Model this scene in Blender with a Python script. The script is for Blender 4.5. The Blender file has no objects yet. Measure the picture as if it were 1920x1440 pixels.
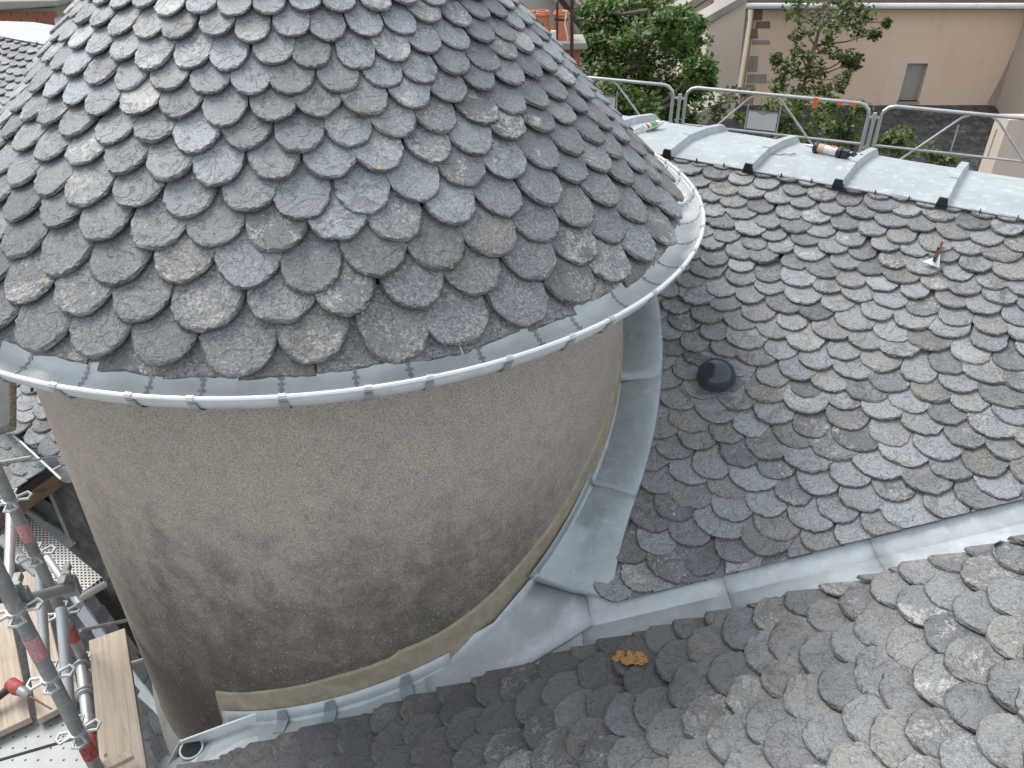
import bpy, bmesh, math, random
from mathutils import Vector, Matrix, noise

# ------------------------------------------------------------------ camera, world, sun, exposure
sc = bpy.context.scene
COL = sc.collection
F = 1480.0                       # focal length in photo pixels (1920 wide)
TH = math.radians(33.2)          # camera pitch below the horizon
ZC = 11.0                        # camera height above the courtyard
cam_d = bpy.data.cameras.new('camera'); cam = bpy.data.objects.new('camera', cam_d); COL.objects.link(cam)
cam.location = (0, 0, ZC); cam.rotation_euler = (math.pi / 2 - TH, 0, 0)
cam_d.sensor_width = 36; cam_d.lens = 36 * F / 1920; cam_d.clip_start = 0.05; cam_d.clip_end = 2000
sc.camera = cam

SUN_EL, SUN_AZ = math.radians(52), math.radians(140)   # azimuth measured from +X towards +Y
world = bpy.data.worlds.new('World'); sc.world = world; world.use_nodes = True
wn = world.node_tree.nodes; wl = world.node_tree.links
sky = wn.new('ShaderNodeTexSky'); sky.sky_type = 'NISHITA'; sky.sun_disc = False
sky.sun_elevation = SUN_EL; sky.sun_rotation = math.pi / 2 - SUN_AZ
sky.air_density = 1.0; sky.dust_density = 1.5; sky.ozone_density = 1.0
hs = wn.new('ShaderNodeHueSaturation'); hs.inputs['Saturation'].default_value = 0.38
bgn = wn['Background']; bgn.inputs['Strength'].default_value = 0.12
ov = wn.new('ShaderNodeMix'); ov.data_type = 'RGBA'; ov.inputs[0].default_value = 0.55      # thin even cloud over the clear-sky gradient
ov.inputs[7].default_value = (5.2, 5.45, 5.7, 1)
wl.new(sky.outputs[0], hs.inputs['Color']); wl.new(hs.outputs[0], ov.inputs[6]); wl.new(ov.outputs[2], bgn.inputs['Color'])
sun_d = bpy.data.lights.new('sun', 'SUN'); sun = bpy.data.objects.new('sun', sun_d); COL.objects.link(sun)
sun_d.energy = 1.5; sun_d.angle = math.radians(30); sun_d.color = (1.0, 0.96, 0.9)
sdir = Vector((math.cos(SUN_EL) * math.cos(SUN_AZ), math.cos(SUN_EL) * math.sin(SUN_AZ), math.sin(SUN_EL)))
sun.rotation_euler = sdir.to_track_quat('Z', 'Y').to_euler(); sun.location = (-20, 20, 40)
sc.view_settings.view_transform = 'Standard'; sc.view_settings.look = 'None'
sc.view_settings.gamma = 1.0; sc.view_settings.use_curve_mapping = False
sc.view_settings.exposure = 1.02

# ------------------------------------------------------------------ geometry helpers
CAM = Vector((0, 0, ZC))
def ray(x, y):
    u = (x - 960) / F; v = (720 - y) / F; c, s = math.cos(TH), math.sin(TH)
    return Vector((u, c + v * s, -s + v * c))
def on_z(x, y, z):               # z relative to the camera
    d = ray(x, y); return CAM + d * (z / d.z)
def on_y(x, y, Y):
    d = ray(x, y); return CAM + d * (Y / d.y)
def at(x, y, t): return CAM + ray(x, y) * t
def on_plane(x, y, n, k):        # plane n.(p-CAM)=k
    d = ray(x, y); return CAM + d * (k / n.dot(d))
def proj(p):
    q = p - CAM; c, s = math.cos(TH), math.sin(TH)
    z = q.y * c - q.z * s
    return 960 + F * q.x / z, 720 - F * (q.y * s + q.z * c) / z, z
def pnorm(az, sl):
    a, s = math.radians(az), math.radians(sl)
    return Vector((math.cos(a) * math.sin(s), math.sin(a) * math.sin(s), math.cos(s)))
Zr = lambda z: ZC + z

class MB:
    def __init__(s): s.v = []; s.f = []; s.m = []; s.mi = 0
    def add(s, vs, fs):
        o = len(s.v); s.v += [tuple(p) for p in vs]; s.f += [tuple(i + o for i in f) for f in fs]; s.m += [s.mi] * len(fs)
        return s
    def box(s, c, sx, sy, sz, M=None):
        c = Vector(c); vs = [Vector((x * sx / 2, y * sy / 2, z * sz / 2)) for x in (-1, 1) for y in (-1, 1) for z in (-1, 1)]
        vs = [(M @ p if M else p) + c for p in vs]
        return s.add(vs, [(0, 1, 3, 2), (4, 6, 7, 5), (0, 4, 5, 1), (2, 3, 7, 6), (0, 2, 6, 4), (1, 5, 7, 3)])
    def prism(s, poly, d):       # poly of world points, extruded by vector d
        n = len(poly); d = Vector(d); vs = [Vector(p) for p in poly] + [Vector(p) + d for p in poly]
        fs = [tuple(range(n))[::-1], tuple(range(n, 2 * n))] + [(i, (i + 1) % n, (i + 1) % n + n, i + n) for i in range(n)]
        return s.add(vs, fs)
    def tube(s, pts, r, seg=8, closed=False, cap=True):
        pts = [Vector(p) for p in pts]; n = len(pts); rr = r if isinstance(r, (list, tuple)) else [r] * n
        vs = []; up = Vector((0.13, 0.21, 0.97)).normalized()
        for i, p in enumerate(pts):
            a = pts[(i - 1) % n] if (closed or i > 0) else p; b = pts[(i + 1) % n] if (closed or i < n - 1) else p
            t = (b - a).normalized()
            x = t.cross(up)
            if x.length < 0.05: x = t.cross(Vector((1, 0.1, 0)))
            x.normalize(); y = t.cross(x)
            vs += [p + (x * math.cos(k * 2 * math.pi / seg) + y * math.sin(k * 2 * math.pi / seg)) * rr[i] for k in range(seg)]
        fs = []
        for i in range(n if closed else n - 1):
            j = (i + 1) % n
            fs += [(i * seg + k, i * seg + (k + 1) % seg, j * seg + (k + 1) % seg, j * seg + k) for k in range(seg)]
        if cap and not closed: fs += [tuple(range(seg)), tuple(range((n - 1) * seg, n * seg))[::-1]]
        return s.add(vs, fs)
    def lathe(s, base, prof, seg=16, axis=Vector((0, 0, 1))):   # prof list of (radius, height)
        axis = axis.normalized(); x = axis.cross(Vector((0.3, 0.9, 0.1))).normalized(); y = axis.cross(x); base = Vector(base)
        vs = [base + axis * h + (x * math.cos(k * 2 * math.pi / seg) + y * math.sin(k * 2 * math.pi / seg)) * r for r, h in prof for k in range(seg)]
        fs = [(i * seg + k, i * seg + (k + 1) % seg, (i + 1) * seg + (k + 1) % seg, (i + 1) * seg + k) for i in range(len(prof) - 1) for k in range(seg)]
        fs += [tuple(range(seg))[::-1], tuple(range((len(prof) - 1) * seg, len(prof) * seg))]
        return s.add(vs, fs)
    def grid(s, rows):           # list of rows of points
        n = len(rows[0]); return s.add([p for r in rows for p in r], [(i * n + j, i * n + j + 1, (i + 1) * n + j + 1, (i + 1) * n + j) for i in range(len(rows) - 1) for j in range(n - 1)])
    def build(s, name, mats, parent=None, smooth=False, solid=0, offset=-1, bevel=0):
        me = bpy.data.meshes.new(name); me.from_pydata(s.v, [], s.f)
        mats = mats if isinstance(mats, (list, tuple)) else [mats]
        for m in mats: me.materials.append(m)
        if len(mats) > 1: me.polygons.foreach_set('material_index', s.m)
        bm = bmesh.new(); bm.from_mesh(me)
        bmesh.ops.recalc_face_normals(bm, faces=bm.faces[:])
        bm.to_mesh(me); bm.free()
        if smooth:
            me.polygons.foreach_set('use_smooth', [True] * len(me.polygons)); me.set_sharp_from_angle(angle=math.radians(40))
        o = bpy.data.objects.new(name, me); COL.objects.link(o)
        if solid:
            md = o.modifiers.new('thickness', 'SOLIDIFY'); md.thickness = solid; md.offset = offset
        if bevel:
            md = o.modifiers.new('bevel', 'BEVEL'); md.width = bevel; md.segments = 2; md.limit_method = 'ANGLE'
        if parent: attach(o, parent)
        return o
def attach(o, parent):
    o.parent = parent
    if parent.type == 'EMPTY': o.matrix_parent_inverse = Matrix.Translation(-parent.location)
def tag(o, label, cat, group=None):
    o['label'] = label; o['category'] = cat
    if group: o['group'] = group
    return o
def thing(name, loc, label, cat, group=None):
    o = bpy.data.objects.new(name, None); COL.objects.link(o); o.location = loc; o.empty_display_size = 0.1
    return tag(o, label, cat, group)

# ------------------------------------------------------------------ materials
def mat(name):
    m = bpy.data.materials.new(name); m.use_nodes = True
    return m, m.node_tree.nodes, m.node_tree.links, m.node_tree.nodes['Principled BSDF']
class NT:                        # tiny node-building helper
    def __init__(s, m): s.t = m.node_tree; s.n = s.t.nodes; s.l = s.t.links
    def put(s, sock, v):
        if hasattr(v, 'is_output'): s.l.new(v, sock)
        elif isinstance(v, (tuple, list)) and len(v) == 3 and sock.type == 'RGBA': sock.default_value = (*v, 1)
        else: sock.default_value = v
    def math(s, op, a, b=None, c=None, clamp=False):
        n = s.n.new('ShaderNodeMath'); n.operation = op; n.use_clamp = clamp
        for i, v in enumerate((a, b, c)):
            if v is not None: s.put(n.inputs[i], v)
        return n.outputs[0]
    def vmath(s, op, a, b=None):
        n = s.n.new('ShaderNodeVectorMath'); n.operation = op
        s.put(n.inputs[0], a)
        if b is not None: s.put(n.inputs['Scale'] if op == 'SCALE' else n.inputs[1], b)
        return n.outputs['Value'] if op in ('LENGTH', 'DOT_PRODUCT') else n.outputs[0]
    def noise(s, vec, scale, detail=3, rough=0.55, dist=0):
        n = s.n.new('ShaderNodeTexNoise'); n.inputs['Scale'].default_value = scale; n.inputs['Detail'].default_value = detail
        n.inputs['Roughness'].default_value = rough; n.inputs['Distortion'].default_value = dist
        if vec is not None: s.l.new(vec, n.inputs['Vector'])
        return n.outputs['Fac']
    def voro(s, vec, scale, feature='F1', rnd=1.0):
        n = s.n.new('ShaderNodeTexVoronoi'); n.feature = feature; n.inputs['Scale'].default_value = scale
        n.inputs['Randomness'].default_value = rnd
        s.l.new(vec, n.inputs['Vector']); return n.outputs
    def ramp(s, fac, stops):
        n = s.n.new('ShaderNodeValToRGB'); e = n.color_ramp.elements
        while len(e) < len(stops): e.new(0.5)
        for i, (p, c) in enumerate(stops): e[i].position = p; e[i].color = (*c, 1) if len(c) == 3 else c
        s.l.new(fac, n.inputs[0]); return n.outputs[0]
    def step(s, fac, a, b):      # smooth 0..1 between a and b
        n = s.n.new('ShaderNodeMapRange'); n.interpolation_type = 'SMOOTHSTEP'
        s.put(n.inputs[0], fac); n.inputs[1].default_value = a; n.inputs[2].default_value = b
        return n.outputs[0]
    def mix(s, fac, a, b, mode='MIX'):
        n = s.n.new('ShaderNodeMix'); n.data_type = 'RGBA'; n.blend_type = mode
        s.put(n.inputs[0], fac); s.put(n.inputs[6], a); s.put(n.inputs[7], b); return n.outputs[2]
    def bump(s, h, strength, dist=0.01, normal=None):
        n = s.n.new('ShaderNodeBump'); n.inputs['Strength'].default_value = strength; n.inputs['Distance'].default_value = dist
        s.l.new(h, n.inputs['Height'])
        if normal is not None: s.l.new(normal, n.inputs['Normal'])
        return n.outputs[0]
    def pos(s): return s.n.new('ShaderNodeNewGeometry').outputs['Position']
    def rnd(s):
        g = s.n.new('ShaderNodeNewGeometry'); o = s.n.new('ShaderNodeObjectInfo')
        return s.math('FRACT', s.math('ADD', o.outputs['Random'], g.outputs['Random Per Island']))
    def sep(s, v):
        n = s.n.new('ShaderNodeSeparateXYZ'); s.l.new(v, n.inputs[0]); return n.outputs
    def xyz(s, x, y, z):
        n = s.n.new('ShaderNodeCombineXYZ')
        for i, v in enumerate((x, y, z)): s.put(n.inputs[i], v)
        return n.outputs[0]

def slate_mat(name, tones, lichen=0.5, warm=0.15, moss=0.0, mottle=0.6, damp=0.0, eave=0.0):
    m, nn, ll, b = mat(name); t = NT(m)
    r = t.rnd(); p = t.pos()
    r2 = t.math('FRACT', t.math('MULTIPLY', r, 17.31)); r3 = t.math('FRACT', t.math('MULTIPLY', r, 57.7))
    off = t.xyz(t.math('MULTIPLY', r, 71.0), t.math('MULTIPLY', r2, 43.0), t.math('MULTIPLY', r3, 29.0))
    q = t.vmath('ADD', p, off)
    base = t.ramp(r2, [(i / (len(tones) - 1), c) for i, c in enumerate(tones)])
    warmf = t.math('MULTIPLY', t.step(r3, 1 - warm, 1 - warm * 0.5), t.step(t.noise(q, 9, 3), 0.35, 0.65))
    base = t.mix(t.math('MULTIPLY', warmf, 0.65), base, (0.25, 0.225, 0.19))
    big = t.noise(q, 5, 3); base = t.mix(t.math('MULTIPLY', t.step(big, 0.35, 0.75), 0.45), base, t.mix(0.5, base, (0.33, 0.37, 0.41)))
    fine = t.noise(q, 130, 6, 0.7); base = t.mix(1.0, base, t.ramp(fine, [(0.28, (0.42, 0.42, 0.42)), (0.5, (1, 1, 1)), (0.72, (1.6, 1.6, 1.58))]), 'MULTIPLY')
    # lichen: pale crust speckle in patches, more on some slates than on others
    amount = t.math('MULTIPLY', t.math('POWER', t.math('FRACT', t.math('MULTIPLY', r, 7.77)), 1.6), lichen)
    patch = t.step(t.noise(q, 11, 4, 0.6), 0.62, 0.38)
    patch = t.math('SUBTRACT', 1.0, patch)
    spk = t.noise(q, 75, 5, 0.75, 0.6)
    lim = t.math('SUBTRACT', 0.67, t.math('MULTIPLY', t.math('MULTIPLY', patch, amount), 0.26))
    lf = t.math('MULTIPLY', t.math('SUBTRACT', spk, lim), 14, clamp=True)
    lcol = t.ramp(t.noise(q, 23, 2), [(0.3, (0.50, 0.50, 0.47)), (0.55, (0.42, 0.40, 0.36)), (0.7, (0.60, 0.60, 0.58))])
    base = t.mix(t.math('MULTIPLY', lf, 0.8), base, lcol)
    dk = t.noise(q, 48, 4, 0.7, 0.3); df = t.math('MULTIPLY', t.math('SUBTRACT', dk, 0.61), 9, clamp=True)
    base = t.mix(t.math('MULTIPLY', df, 0.7), base, (0.045, 0.043, 0.04))
    mo = t.math('MULTIPLY', t.step(t.noise(q, 22, 6, 0.72, 0.5), 0.46, 0.60), t.step(t.math('FRACT', t.math('MULTIPLY', r, 23.9)), 0.45, 0.95))
    base = t.mix(t.math('MULTIPLY', mo, mottle), base, (0.085, 0.082, 0.078))
    v = t.voro(q, 7)             # rare round lichen rosettes
    dot = t.math('MULTIPLY', t.step(t.math('ADD', v['Distance'], t.math('MULTIPLY', t.noise(q, 60, 2), 0.04)), 0.085, 0.065), t.step(t.sep(v['Color'])[0], 0.80, 0.82))
    dcol = t.ramp(t.sep(v['Color'])[1], [(0.0, (0.62, 0.62, 0.56)), (0.55, (0.60, 0.60, 0.5)), (0.62, (0.55, 0.56, 0.16)), (0.85, (0.5, 0.48, 0.12)), (0.97, (0.6, 0.26, 0.05))])
    base = t.mix(t.math('MULTIPLY', dot, 0.85), base, dcol)
    if moss: base = t.mix(t.math('MULTIPLY', t.step(t.noise(p, 3.0, 5, 0.7), 0.5, 0.7), moss), base, (0.10, 0.09, 0.06))
    if eave:                     # speckled crust that thrives on the lowest, wettest courses
        ez_ = t.math('ADD', t.sep(p)[2], t.math('MULTIPLY', t.math('SUBTRACT', t.noise(p, 2.5, 4, 0.7), 0.5), 0.7))
        cr_ = t.math('MULTIPLY', t.step(ez_, ZC - 0.75, ZC - 1.15), t.step(t.noise(q, 95, 5, 0.8, 0.4), 0.40, 0.56))
        base = t.mix(t.math('MULTIPLY', cr_, 0.72), base, (0.07, 0.069, 0.066))
    if damp:                     # damp and dirt near the turret, plus the shade there painted in
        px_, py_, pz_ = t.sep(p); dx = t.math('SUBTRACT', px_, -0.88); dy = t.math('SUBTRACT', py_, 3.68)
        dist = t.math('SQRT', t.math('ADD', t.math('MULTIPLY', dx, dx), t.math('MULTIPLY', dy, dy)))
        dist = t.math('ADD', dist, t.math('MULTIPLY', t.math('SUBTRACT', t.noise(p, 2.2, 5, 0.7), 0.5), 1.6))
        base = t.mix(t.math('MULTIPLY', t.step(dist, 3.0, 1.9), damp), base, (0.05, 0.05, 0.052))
    ll.new(base, b.inputs['Base Color'])
    b.inputs['Specular IOR Level'].default_value = 0.5
    ll.new(t.math('ADD', 0.46, t.math('MULTIPLY', fine, 0.25)), b.inputs['Roughness'])
    # cleavage: broken terraces plus fine grain
    n1 = t.math('MULTIPLY', t.noise(q, 9, 5, 0.62, 0.8), 6.0)
    terr = t.math('ADD', t.math('FLOOR', n1), t.step(t.math('FRACT', n1), 0.0, 0.22))
    h1 = t.bump(terr, 0.8, 0.004)
    h2 = t.bump(t.noise(q, 34, 6, 0.7, 0.4), 0.5, 0.006, h1)
    h3 = t.bump(fine, 0.4, 0.002, h2)
    ll.new(h3, b.inputs['Normal'])
    return m
TONES = [(0.105, 0.112, 0.122), (0.18, 0.194, 0.212), (0.235, 0.256, 0.28), (0.15, 0.158, 0.172), (0.28, 0.307, 0.336), (0.205, 0.215, 0.225), (0.125, 0.129, 0.138), (0.25, 0.272, 0.295)]
M_slate = slate_mat('slate_cone', TONES, 1.15, 0.07, eave=1.0)
M_slate.node_tree.nodes['Principled BSDF'].inputs['Specular IOR Level'].default_value = 0.75
M_slate1 = slate_mat('slate_main', [(c[0] * 1.06, c[1] * 1.03, c[2]) for c in TONES], 0.8, 0.3)
M_slate2 = slate_mat('slate_side', [(0.115, 0.12, 0.128), (0.16, 0.168, 0.178), (0.225, 0.235, 0.245), (0.14, 0.142, 0.147), (0.20, 0.20, 0.195)], 1.0, 0.35, damp=0.62)  # damp also carries painted shade beside the turret
M_slate2.node_tree.nodes['Principled BSDF'].inputs['Specular IOR Level'].default_value = 0.85
M_slate_old = slate_mat('slate_old_dark', [(0.03, 0.032, 0.036), (0.045, 0.046, 0.05), (0.05, 0.052, 0.056)], 0.3, 0.1, 0.3)

M_slate_edge = slate_mat('slate_broken_edge', [(0.06, 0.063, 0.06), (0.08, 0.082, 0.078), (0.05, 0.053, 0.052)], 0.6, 0.2)  # darker than the slate tops: edge dirt, with some edge shade painted in

def zinc_mat(name, col, metal=0.6, rough=0.42, stain=0.5, chalk=0.3):
    m, nn, ll, b = mat(name); t = NT(m); p = t.pos()
    n1 = t.noise(p, 3.5, 5, 0.6, 0.8); n2 = t.noise(p, 17, 5, 0.65, 0.5)
    streak = t.noise(t.vmath('MULTIPLY', p, Vector((9, 9, 1.2))), 2.5, 5, 0.7)
    c = t.mix(t.math('MULTIPLY', t.step(n1, 0.35, 0.7), stain), col, tuple(x * 0.62 for x in col))
    c = t.mix(t.math('MULTIPLY', t.step(n2, 0.5, 0.72), chalk), c, (0.66, 0.69, 0.71))
    c = t.mix(t.math('MULTIPLY', t.step(streak, 0.5, 0.75), stain * 0.5), c, (0.25, 0.29, 0.31))
    ll.new(c, b.inputs['Base Color']); b.inputs['Metallic'].default_value = metal
    ll.new(t.math('ADD', rough - 0.12, t.math('MULTIPLY', n2, 0.28)), b.inputs['Roughness'])
    ll.new(t.bump(t.noise(p, 6, 3), 0.25, 0.012, t.bump(n2, 0.12, 0.003)), b.inputs['Normal'])
    return m
M_zinc = zinc_mat('zinc_gutter', (0.69, 0.74, 0.765), 0.15, 0.34, 0.4, 0.35)
M_zinc_ridge = zinc_mat('zinc_ridge', (0.41, 0.45, 0.475), 0.2, 0.55, 0.4, 0.5)
M_zinc_valley = zinc_mat('zinc_valley', (0.50, 0.545, 0.57), 0.3, 0.45, 0.5, 0.35)
M_zinc_dark = zinc_mat('zinc_apron', (0.38, 0.44, 0.47), 0.5, 0.5, 0.5, 0.3)
M_bead = zinc_mat('zinc_bead', (0.68, 0.72, 0.74), 0.3, 0.4, 0.15, 0.3)
M_solder = zinc_mat('solder', (0.38, 0.39, 0.43), 0.4, 0.5, 0.5, 0.4)
M_galv = zinc_mat('galvanised_tube', (0.50, 0.53, 0.54), 0.55, 0.42, 0.45, 0.25)
M_galv_dark = zinc_mat('weathered_tube', (0.33, 0.345, 0.34), 0.4, 0.5, 0.6, 0.4)

def plain(name, col, rough=0.6, metal=0.0, var=0.25, scale=12, bump=0.15, spec=0.5):
    m, nn, ll, b = mat(name); t = NT(m); p = t.pos(); n = t.noise(p, scale, 5, 0.65)
    c = t.mix(t.step(n, 0.3, 0.7), tuple(x * (1 - var) for x in col), tuple(min(1, x * (1 + var)) for x in col))
    ll.new(c, b.inputs['Base Color']); b.inputs['Roughness'].default_value = rough; b.inputs['Metallic'].default_value = metal
    b.inputs['Specular IOR Level'].default_value = spec
    ll.new(t.bump(t.noise(p, scale * 6, 4), bump, 0.004), b.inputs['Normal'])
    return m
M_black = plain('black_plastic', (0.02, 0.021, 0.024), 0.35, 0, 0.15)
M_dome = plain('dome_plastic', (0.035, 0.045, 0.06), 0.16, 0, 0.1, 5, 0.0)
M_mortar = plain('fresh_mortar', (0.345, 0.295, 0.215), 0.9, 0, 0.16, 14, 0.5)
M_red = plain('red_paint', (0.36, 0.07, 0.055), 0.6, 0, 0.5, 70)
M_pink = plain('faded_sticker', (0.55, 0.27, 0.27), 0.6, 0, 0.35, 120)
M_white = plain('white_plastic', (0.72, 0.72, 0.70), 0.4, 0, 0.06)
M_terra = plain('terracotta', (0.55, 0.19, 0.085), 0.75, 0, 0.22, 9, 0.2)
M_rust = plain('rusty_iron', (0.055, 0.032, 0.026), 0.7, 0.2, 0.3, 20)
M_copper = plain('brown_hook', (0.16, 0.085, 0.05), 0.5, 0.5, 0.3, 40)
M_orange = plain('orange_tape', (0.75, 0.17, 0.05), 0.5, 0, 0.1)
M_deck = plain('roof_deck_timber', (0.05, 0.045, 0.04), 0.9, 0, 0.3)
M_felt = plain('dark_underlay', (0.03, 0.03, 0.032), 0.9, 0, 0.3)
M_brown_reveal = plain('eave_board', (0.16, 0.115, 0.08), 0.8, 0, 0.3)

def render_mat():
    m, nn, ll, b = mat('roughcast_render'); t = NT(m); p = t.pos(); x, y, z = t.sep(p)
    fine = t.noise(p, 165, 3, 0.75); mid = t.noise(p, 14, 5, 0.65); big = t.noise(p, 1.6, 4, 0.6)
    base = t.mix(t.step(big, 0.3, 0.7), (0.49, 0.44, 0.39), (0.53, 0.47, 0.405))
    base = t.mix(t.math('MULTIPLY', t.step(mid, 0.35, 0.7), 0.35), base, (0.37, 0.32, 0.28))
    # algae and soot where rain splashes off the roofs: a ragged stain with runs
    run = t.noise(t.vmath('MULTIPLY', p, Vector((5.0, 5.0, 0.7))), 1.3, 6, 0.7)
    ang = t.math('ARCTAN2', t.math('SUBTRACT', y, CY), t.math('SUBTRACT', x, CX))
    side = t.math('MULTIPLY', t.step(ang, -2.75, -2.0), t.step(ang, -0.35, -0.95))
    hz = t.math('ADD', t.math('ADD', z, t.math('MULTIPLY', t.math('SUBTRACT', run, 0.5), 0.8)), t.math('MULTIPLY', t.math('SUBTRACT', t.noise(p, 6.5, 6, 0.75), 0.5), 1.7))
    drip = t.math('MULTIPLY', t.step(t.noise(t.vmath('MULTIPLY', p, Vector((9.0, 9.0, 0.5))), 1.6, 5, 0.65), 0.56, 0.75), t.step(big, 0.35, 0.6))
    base = t.mix(t.math('MULTIPLY', drip, 0.16), base, (0.24, 0.215, 0.18))
    st = t.math('MULTIPLY', t.step(hz, Zr(-1.95), Zr(-2.95)), side)
    base = t.mix(t.math('MULTIPLY', st, 0.78), base, (0.14, 0.127, 0.113))
    st2 = t.math('MULTIPLY', t.step(hz, Zr(-2.75), Zr(-3.35)), side)
    base = t.mix(t.math('MULTIPLY', st2, 0.55), base, (0.075, 0.064, 0.052))
    base = t.mix(1.0, base, t.ramp(fine, [(0.3, (0.5, 0.49, 0.48)), (0.5, (1, 1, 1)), (0.7, (1.5, 1.5, 1.5))]), 'MULTIPLY')
    v = t.voro(p, 42); sp = t.math('MULTIPLY', t.step(t.math('SUBTRACT', v['Distance'], t.math('MULTIPLY', t.sep(v['Color'])[2], 0.12)), 0.11, 0.05), t.step(t.sep(v['Color'])[0], 0.35, 0.38))
    sp = t.math('MULTIPLY', sp, t.step(t.math('ADD', z, t.math('MULTIPLY', mid, 0.8)), Zr(-1.75), Zr(-2.3)))
    base = t.mix(t.math('MULTIPLY', sp, 0.75), base, (0.55, 0.54, 0.50))
    ll.new(base, b.inputs['Base Color']); b.inputs['Roughness'].default_value = 0.95; b.inputs['Specular IOR Level'].default_value = 0.15
    ll.new(t.bump(fine, 1.0, 0.008, t.bump(mid, 0.3, 0.01)), b.inputs['Normal'])
    return m

def wall_mat(name, col, col2, stain=0.25):
    m, nn, ll, b = mat(name); t = NT(m); p = t.pos()
    n = t.noise(p, 0.35, 5, 0.6); run = t.noise(t.vmath('MULTIPLY', p, Vector((2.2, 2.2, 0.25))), 1.5, 5, 0.65); f = t.noise(p, 40, 4, 0.7)
    c = t.mix(t.step(n, 0.3, 0.7), col, col2)
    c = t.mix(t.math('MULTIPLY', t.step(run, 0.5, 0.75), stain), c, tuple(x * 0.6 for x in col))
    ll.new(t.mix(1.0, c, t.ramp(f, [(0.3, (0.88, 0.88, 0.88)), (0.7, (1.1, 1.1, 1.1))]), 'MULTIPLY'), b.inputs['Base Color'])
    b.inputs['Roughness'].default_value = 0.92; ll.new(t.bump(f, 0.4, 0.006), b.inputs['Normal'])
    return m
M_pinkwall = wall_mat('pink_render', (0.68, 0.525, 0.41), (0.72, 0.57, 0.455), 0.2)
M_greywall = wall_mat('grey_render', (0.40, 0.38, 0.36), (0.46, 0.44, 0.41), 0.3)
M_beige = wall_mat('beige_render', (0.55, 0.475, 0.40), (0.60, 0.52, 0.43), 0.35)
M_dirt_stone = wall_mat('weathered_stone', (0.27, 0.255, 0.225), (0.36, 0.345, 0.31), 0.5)
M_redstone = wall_mat('red_sandstone', (0.27, 0.15, 0.11), (0.22, 0.16, 0.13), 0.4)
M_cement = wall_mat('grey_cement_patch', (0.29, 0.255, 0.225), (0.34, 0.30, 0.265), 0.5)
M_beige_damp = wall_mat('damp_render', (0.36, 0.27, 0.21), (0.45, 0.35, 0.28), 0.5)
M_shutter = plain('grey_shutter', (0.30, 0.30, 0.31), 0.6, 0, 0.06)
M_ground = wall_mat('courtyard_gravel', (0.16, 0.145, 0.12), (0.21, 0.19, 0.16), 0.3)
M_brick = wall_mat('red_brick', (0.40, 0.12, 0.07), (0.31, 0.095, 0.06), 0.3)

def wood_mat():
    m, nn, ll, b = mat('scaffold_board'); t = NT(m)
    tc = nn.new('ShaderNodeTexCoord').outputs['Object']; r = t.rnd()
    q = t.vmath('ADD', tc, t.xyz(t.math('MULTIPLY', r, 9), t.math('MULTIPLY', r, 5), 0.0))
    g = t.noise(t.vmath('MULTIPLY', q, Vector((1.0, 22.0, 6.0))), 2.2, 6, 0.65, 0.6); f = t.noise(t.vmath('MULTIPLY', q, Vector((3, 90, 30))), 3, 3)
    c = t.ramp(g, [(0.28, (0.33, 0.265, 0.20)), (0.5, (0.475, 0.40, 0.32)), (0.72, (0.56, 0.50, 0.42))])
    d = t.noise(q, 6, 5, 0.7); c = t.mix(t.math('MULTIPLY', t.step(d, 0.52, 0.75), 0.5), c, (0.30, 0.26, 0.21))
    k = t.voro(t.vmath('MULTIPLY', q, Vector((1, 1.6, 0.2))), 4.5); c = t.mix(t.math('MULTIPLY', t.step(k['Distance'], 0.075, 0.03), t.step(t.sep(k['Color'])[0], 0.6, 0.62)), c, (0.16, 0.10, 0.06))
    ll.new(c, b.inputs['Base Color']); b.inputs['Roughness'].default_value = 0.8
    ll.new(t.bump(f, 0.3, 0.002), b.inputs['Normal']); return m
M_wood = wood_mat()
def perf_mat(name, col, sp, rad):
    m, nn, ll, b = mat(name); t = NT(m); tc = nn.new('ShaderNodeTexCoord').outputs['Object']; x, y, z = t.sep(tc)
    row = t.math('FLOOR', t.math('DIVIDE', y, sp)); xs = t.math('ADD', t.math('DIVIDE', x, sp), t.math('MULTIPLY', t.math('MODULO', row, 2.0), 0.5))
    fx = t.math('SUBTRACT', t.math('FRACT', xs), 0.5); fy = t.math('SUBTRACT', t.math('FRACT', t.math('DIVIDE', y, sp)), 0.5)
    d = t.math('SQRT', t.math('ADD', t.math('POWER', t.math('ABSOLUTE', fx), 2.0), t.math('POWER', t.math('ABSOLUTE', fy), 2.0)))
    hole = t.step(d, rad, rad - 0.06)
    n = t.noise(tc, 8, 5, 0.7); c = t.mix(t.math('MULTIPLY', t.step(n, 0.4, 0.7), 0.5), col, tuple(v * 0.7 for v in col))
    ll.new(t.mix(hole, c, (0.02, 0.02, 0.02)), b.inputs['Base Color']); b.inputs['Roughness'].default_value = 0.5; b.inputs['Metallic'].default_value = 0.25
    ll.new(t.bump(hole, 0.6, -0.004), b.inputs['Normal'])
    return m
M_perf = perf_mat('perforated_steel', (0.58, 0.57, 0.54), 0.024, 0.33)
M_perf2 = perf_mat('dimpled_steel', (0.27, 0.285, 0.285), 0.06, 0.10)

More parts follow.
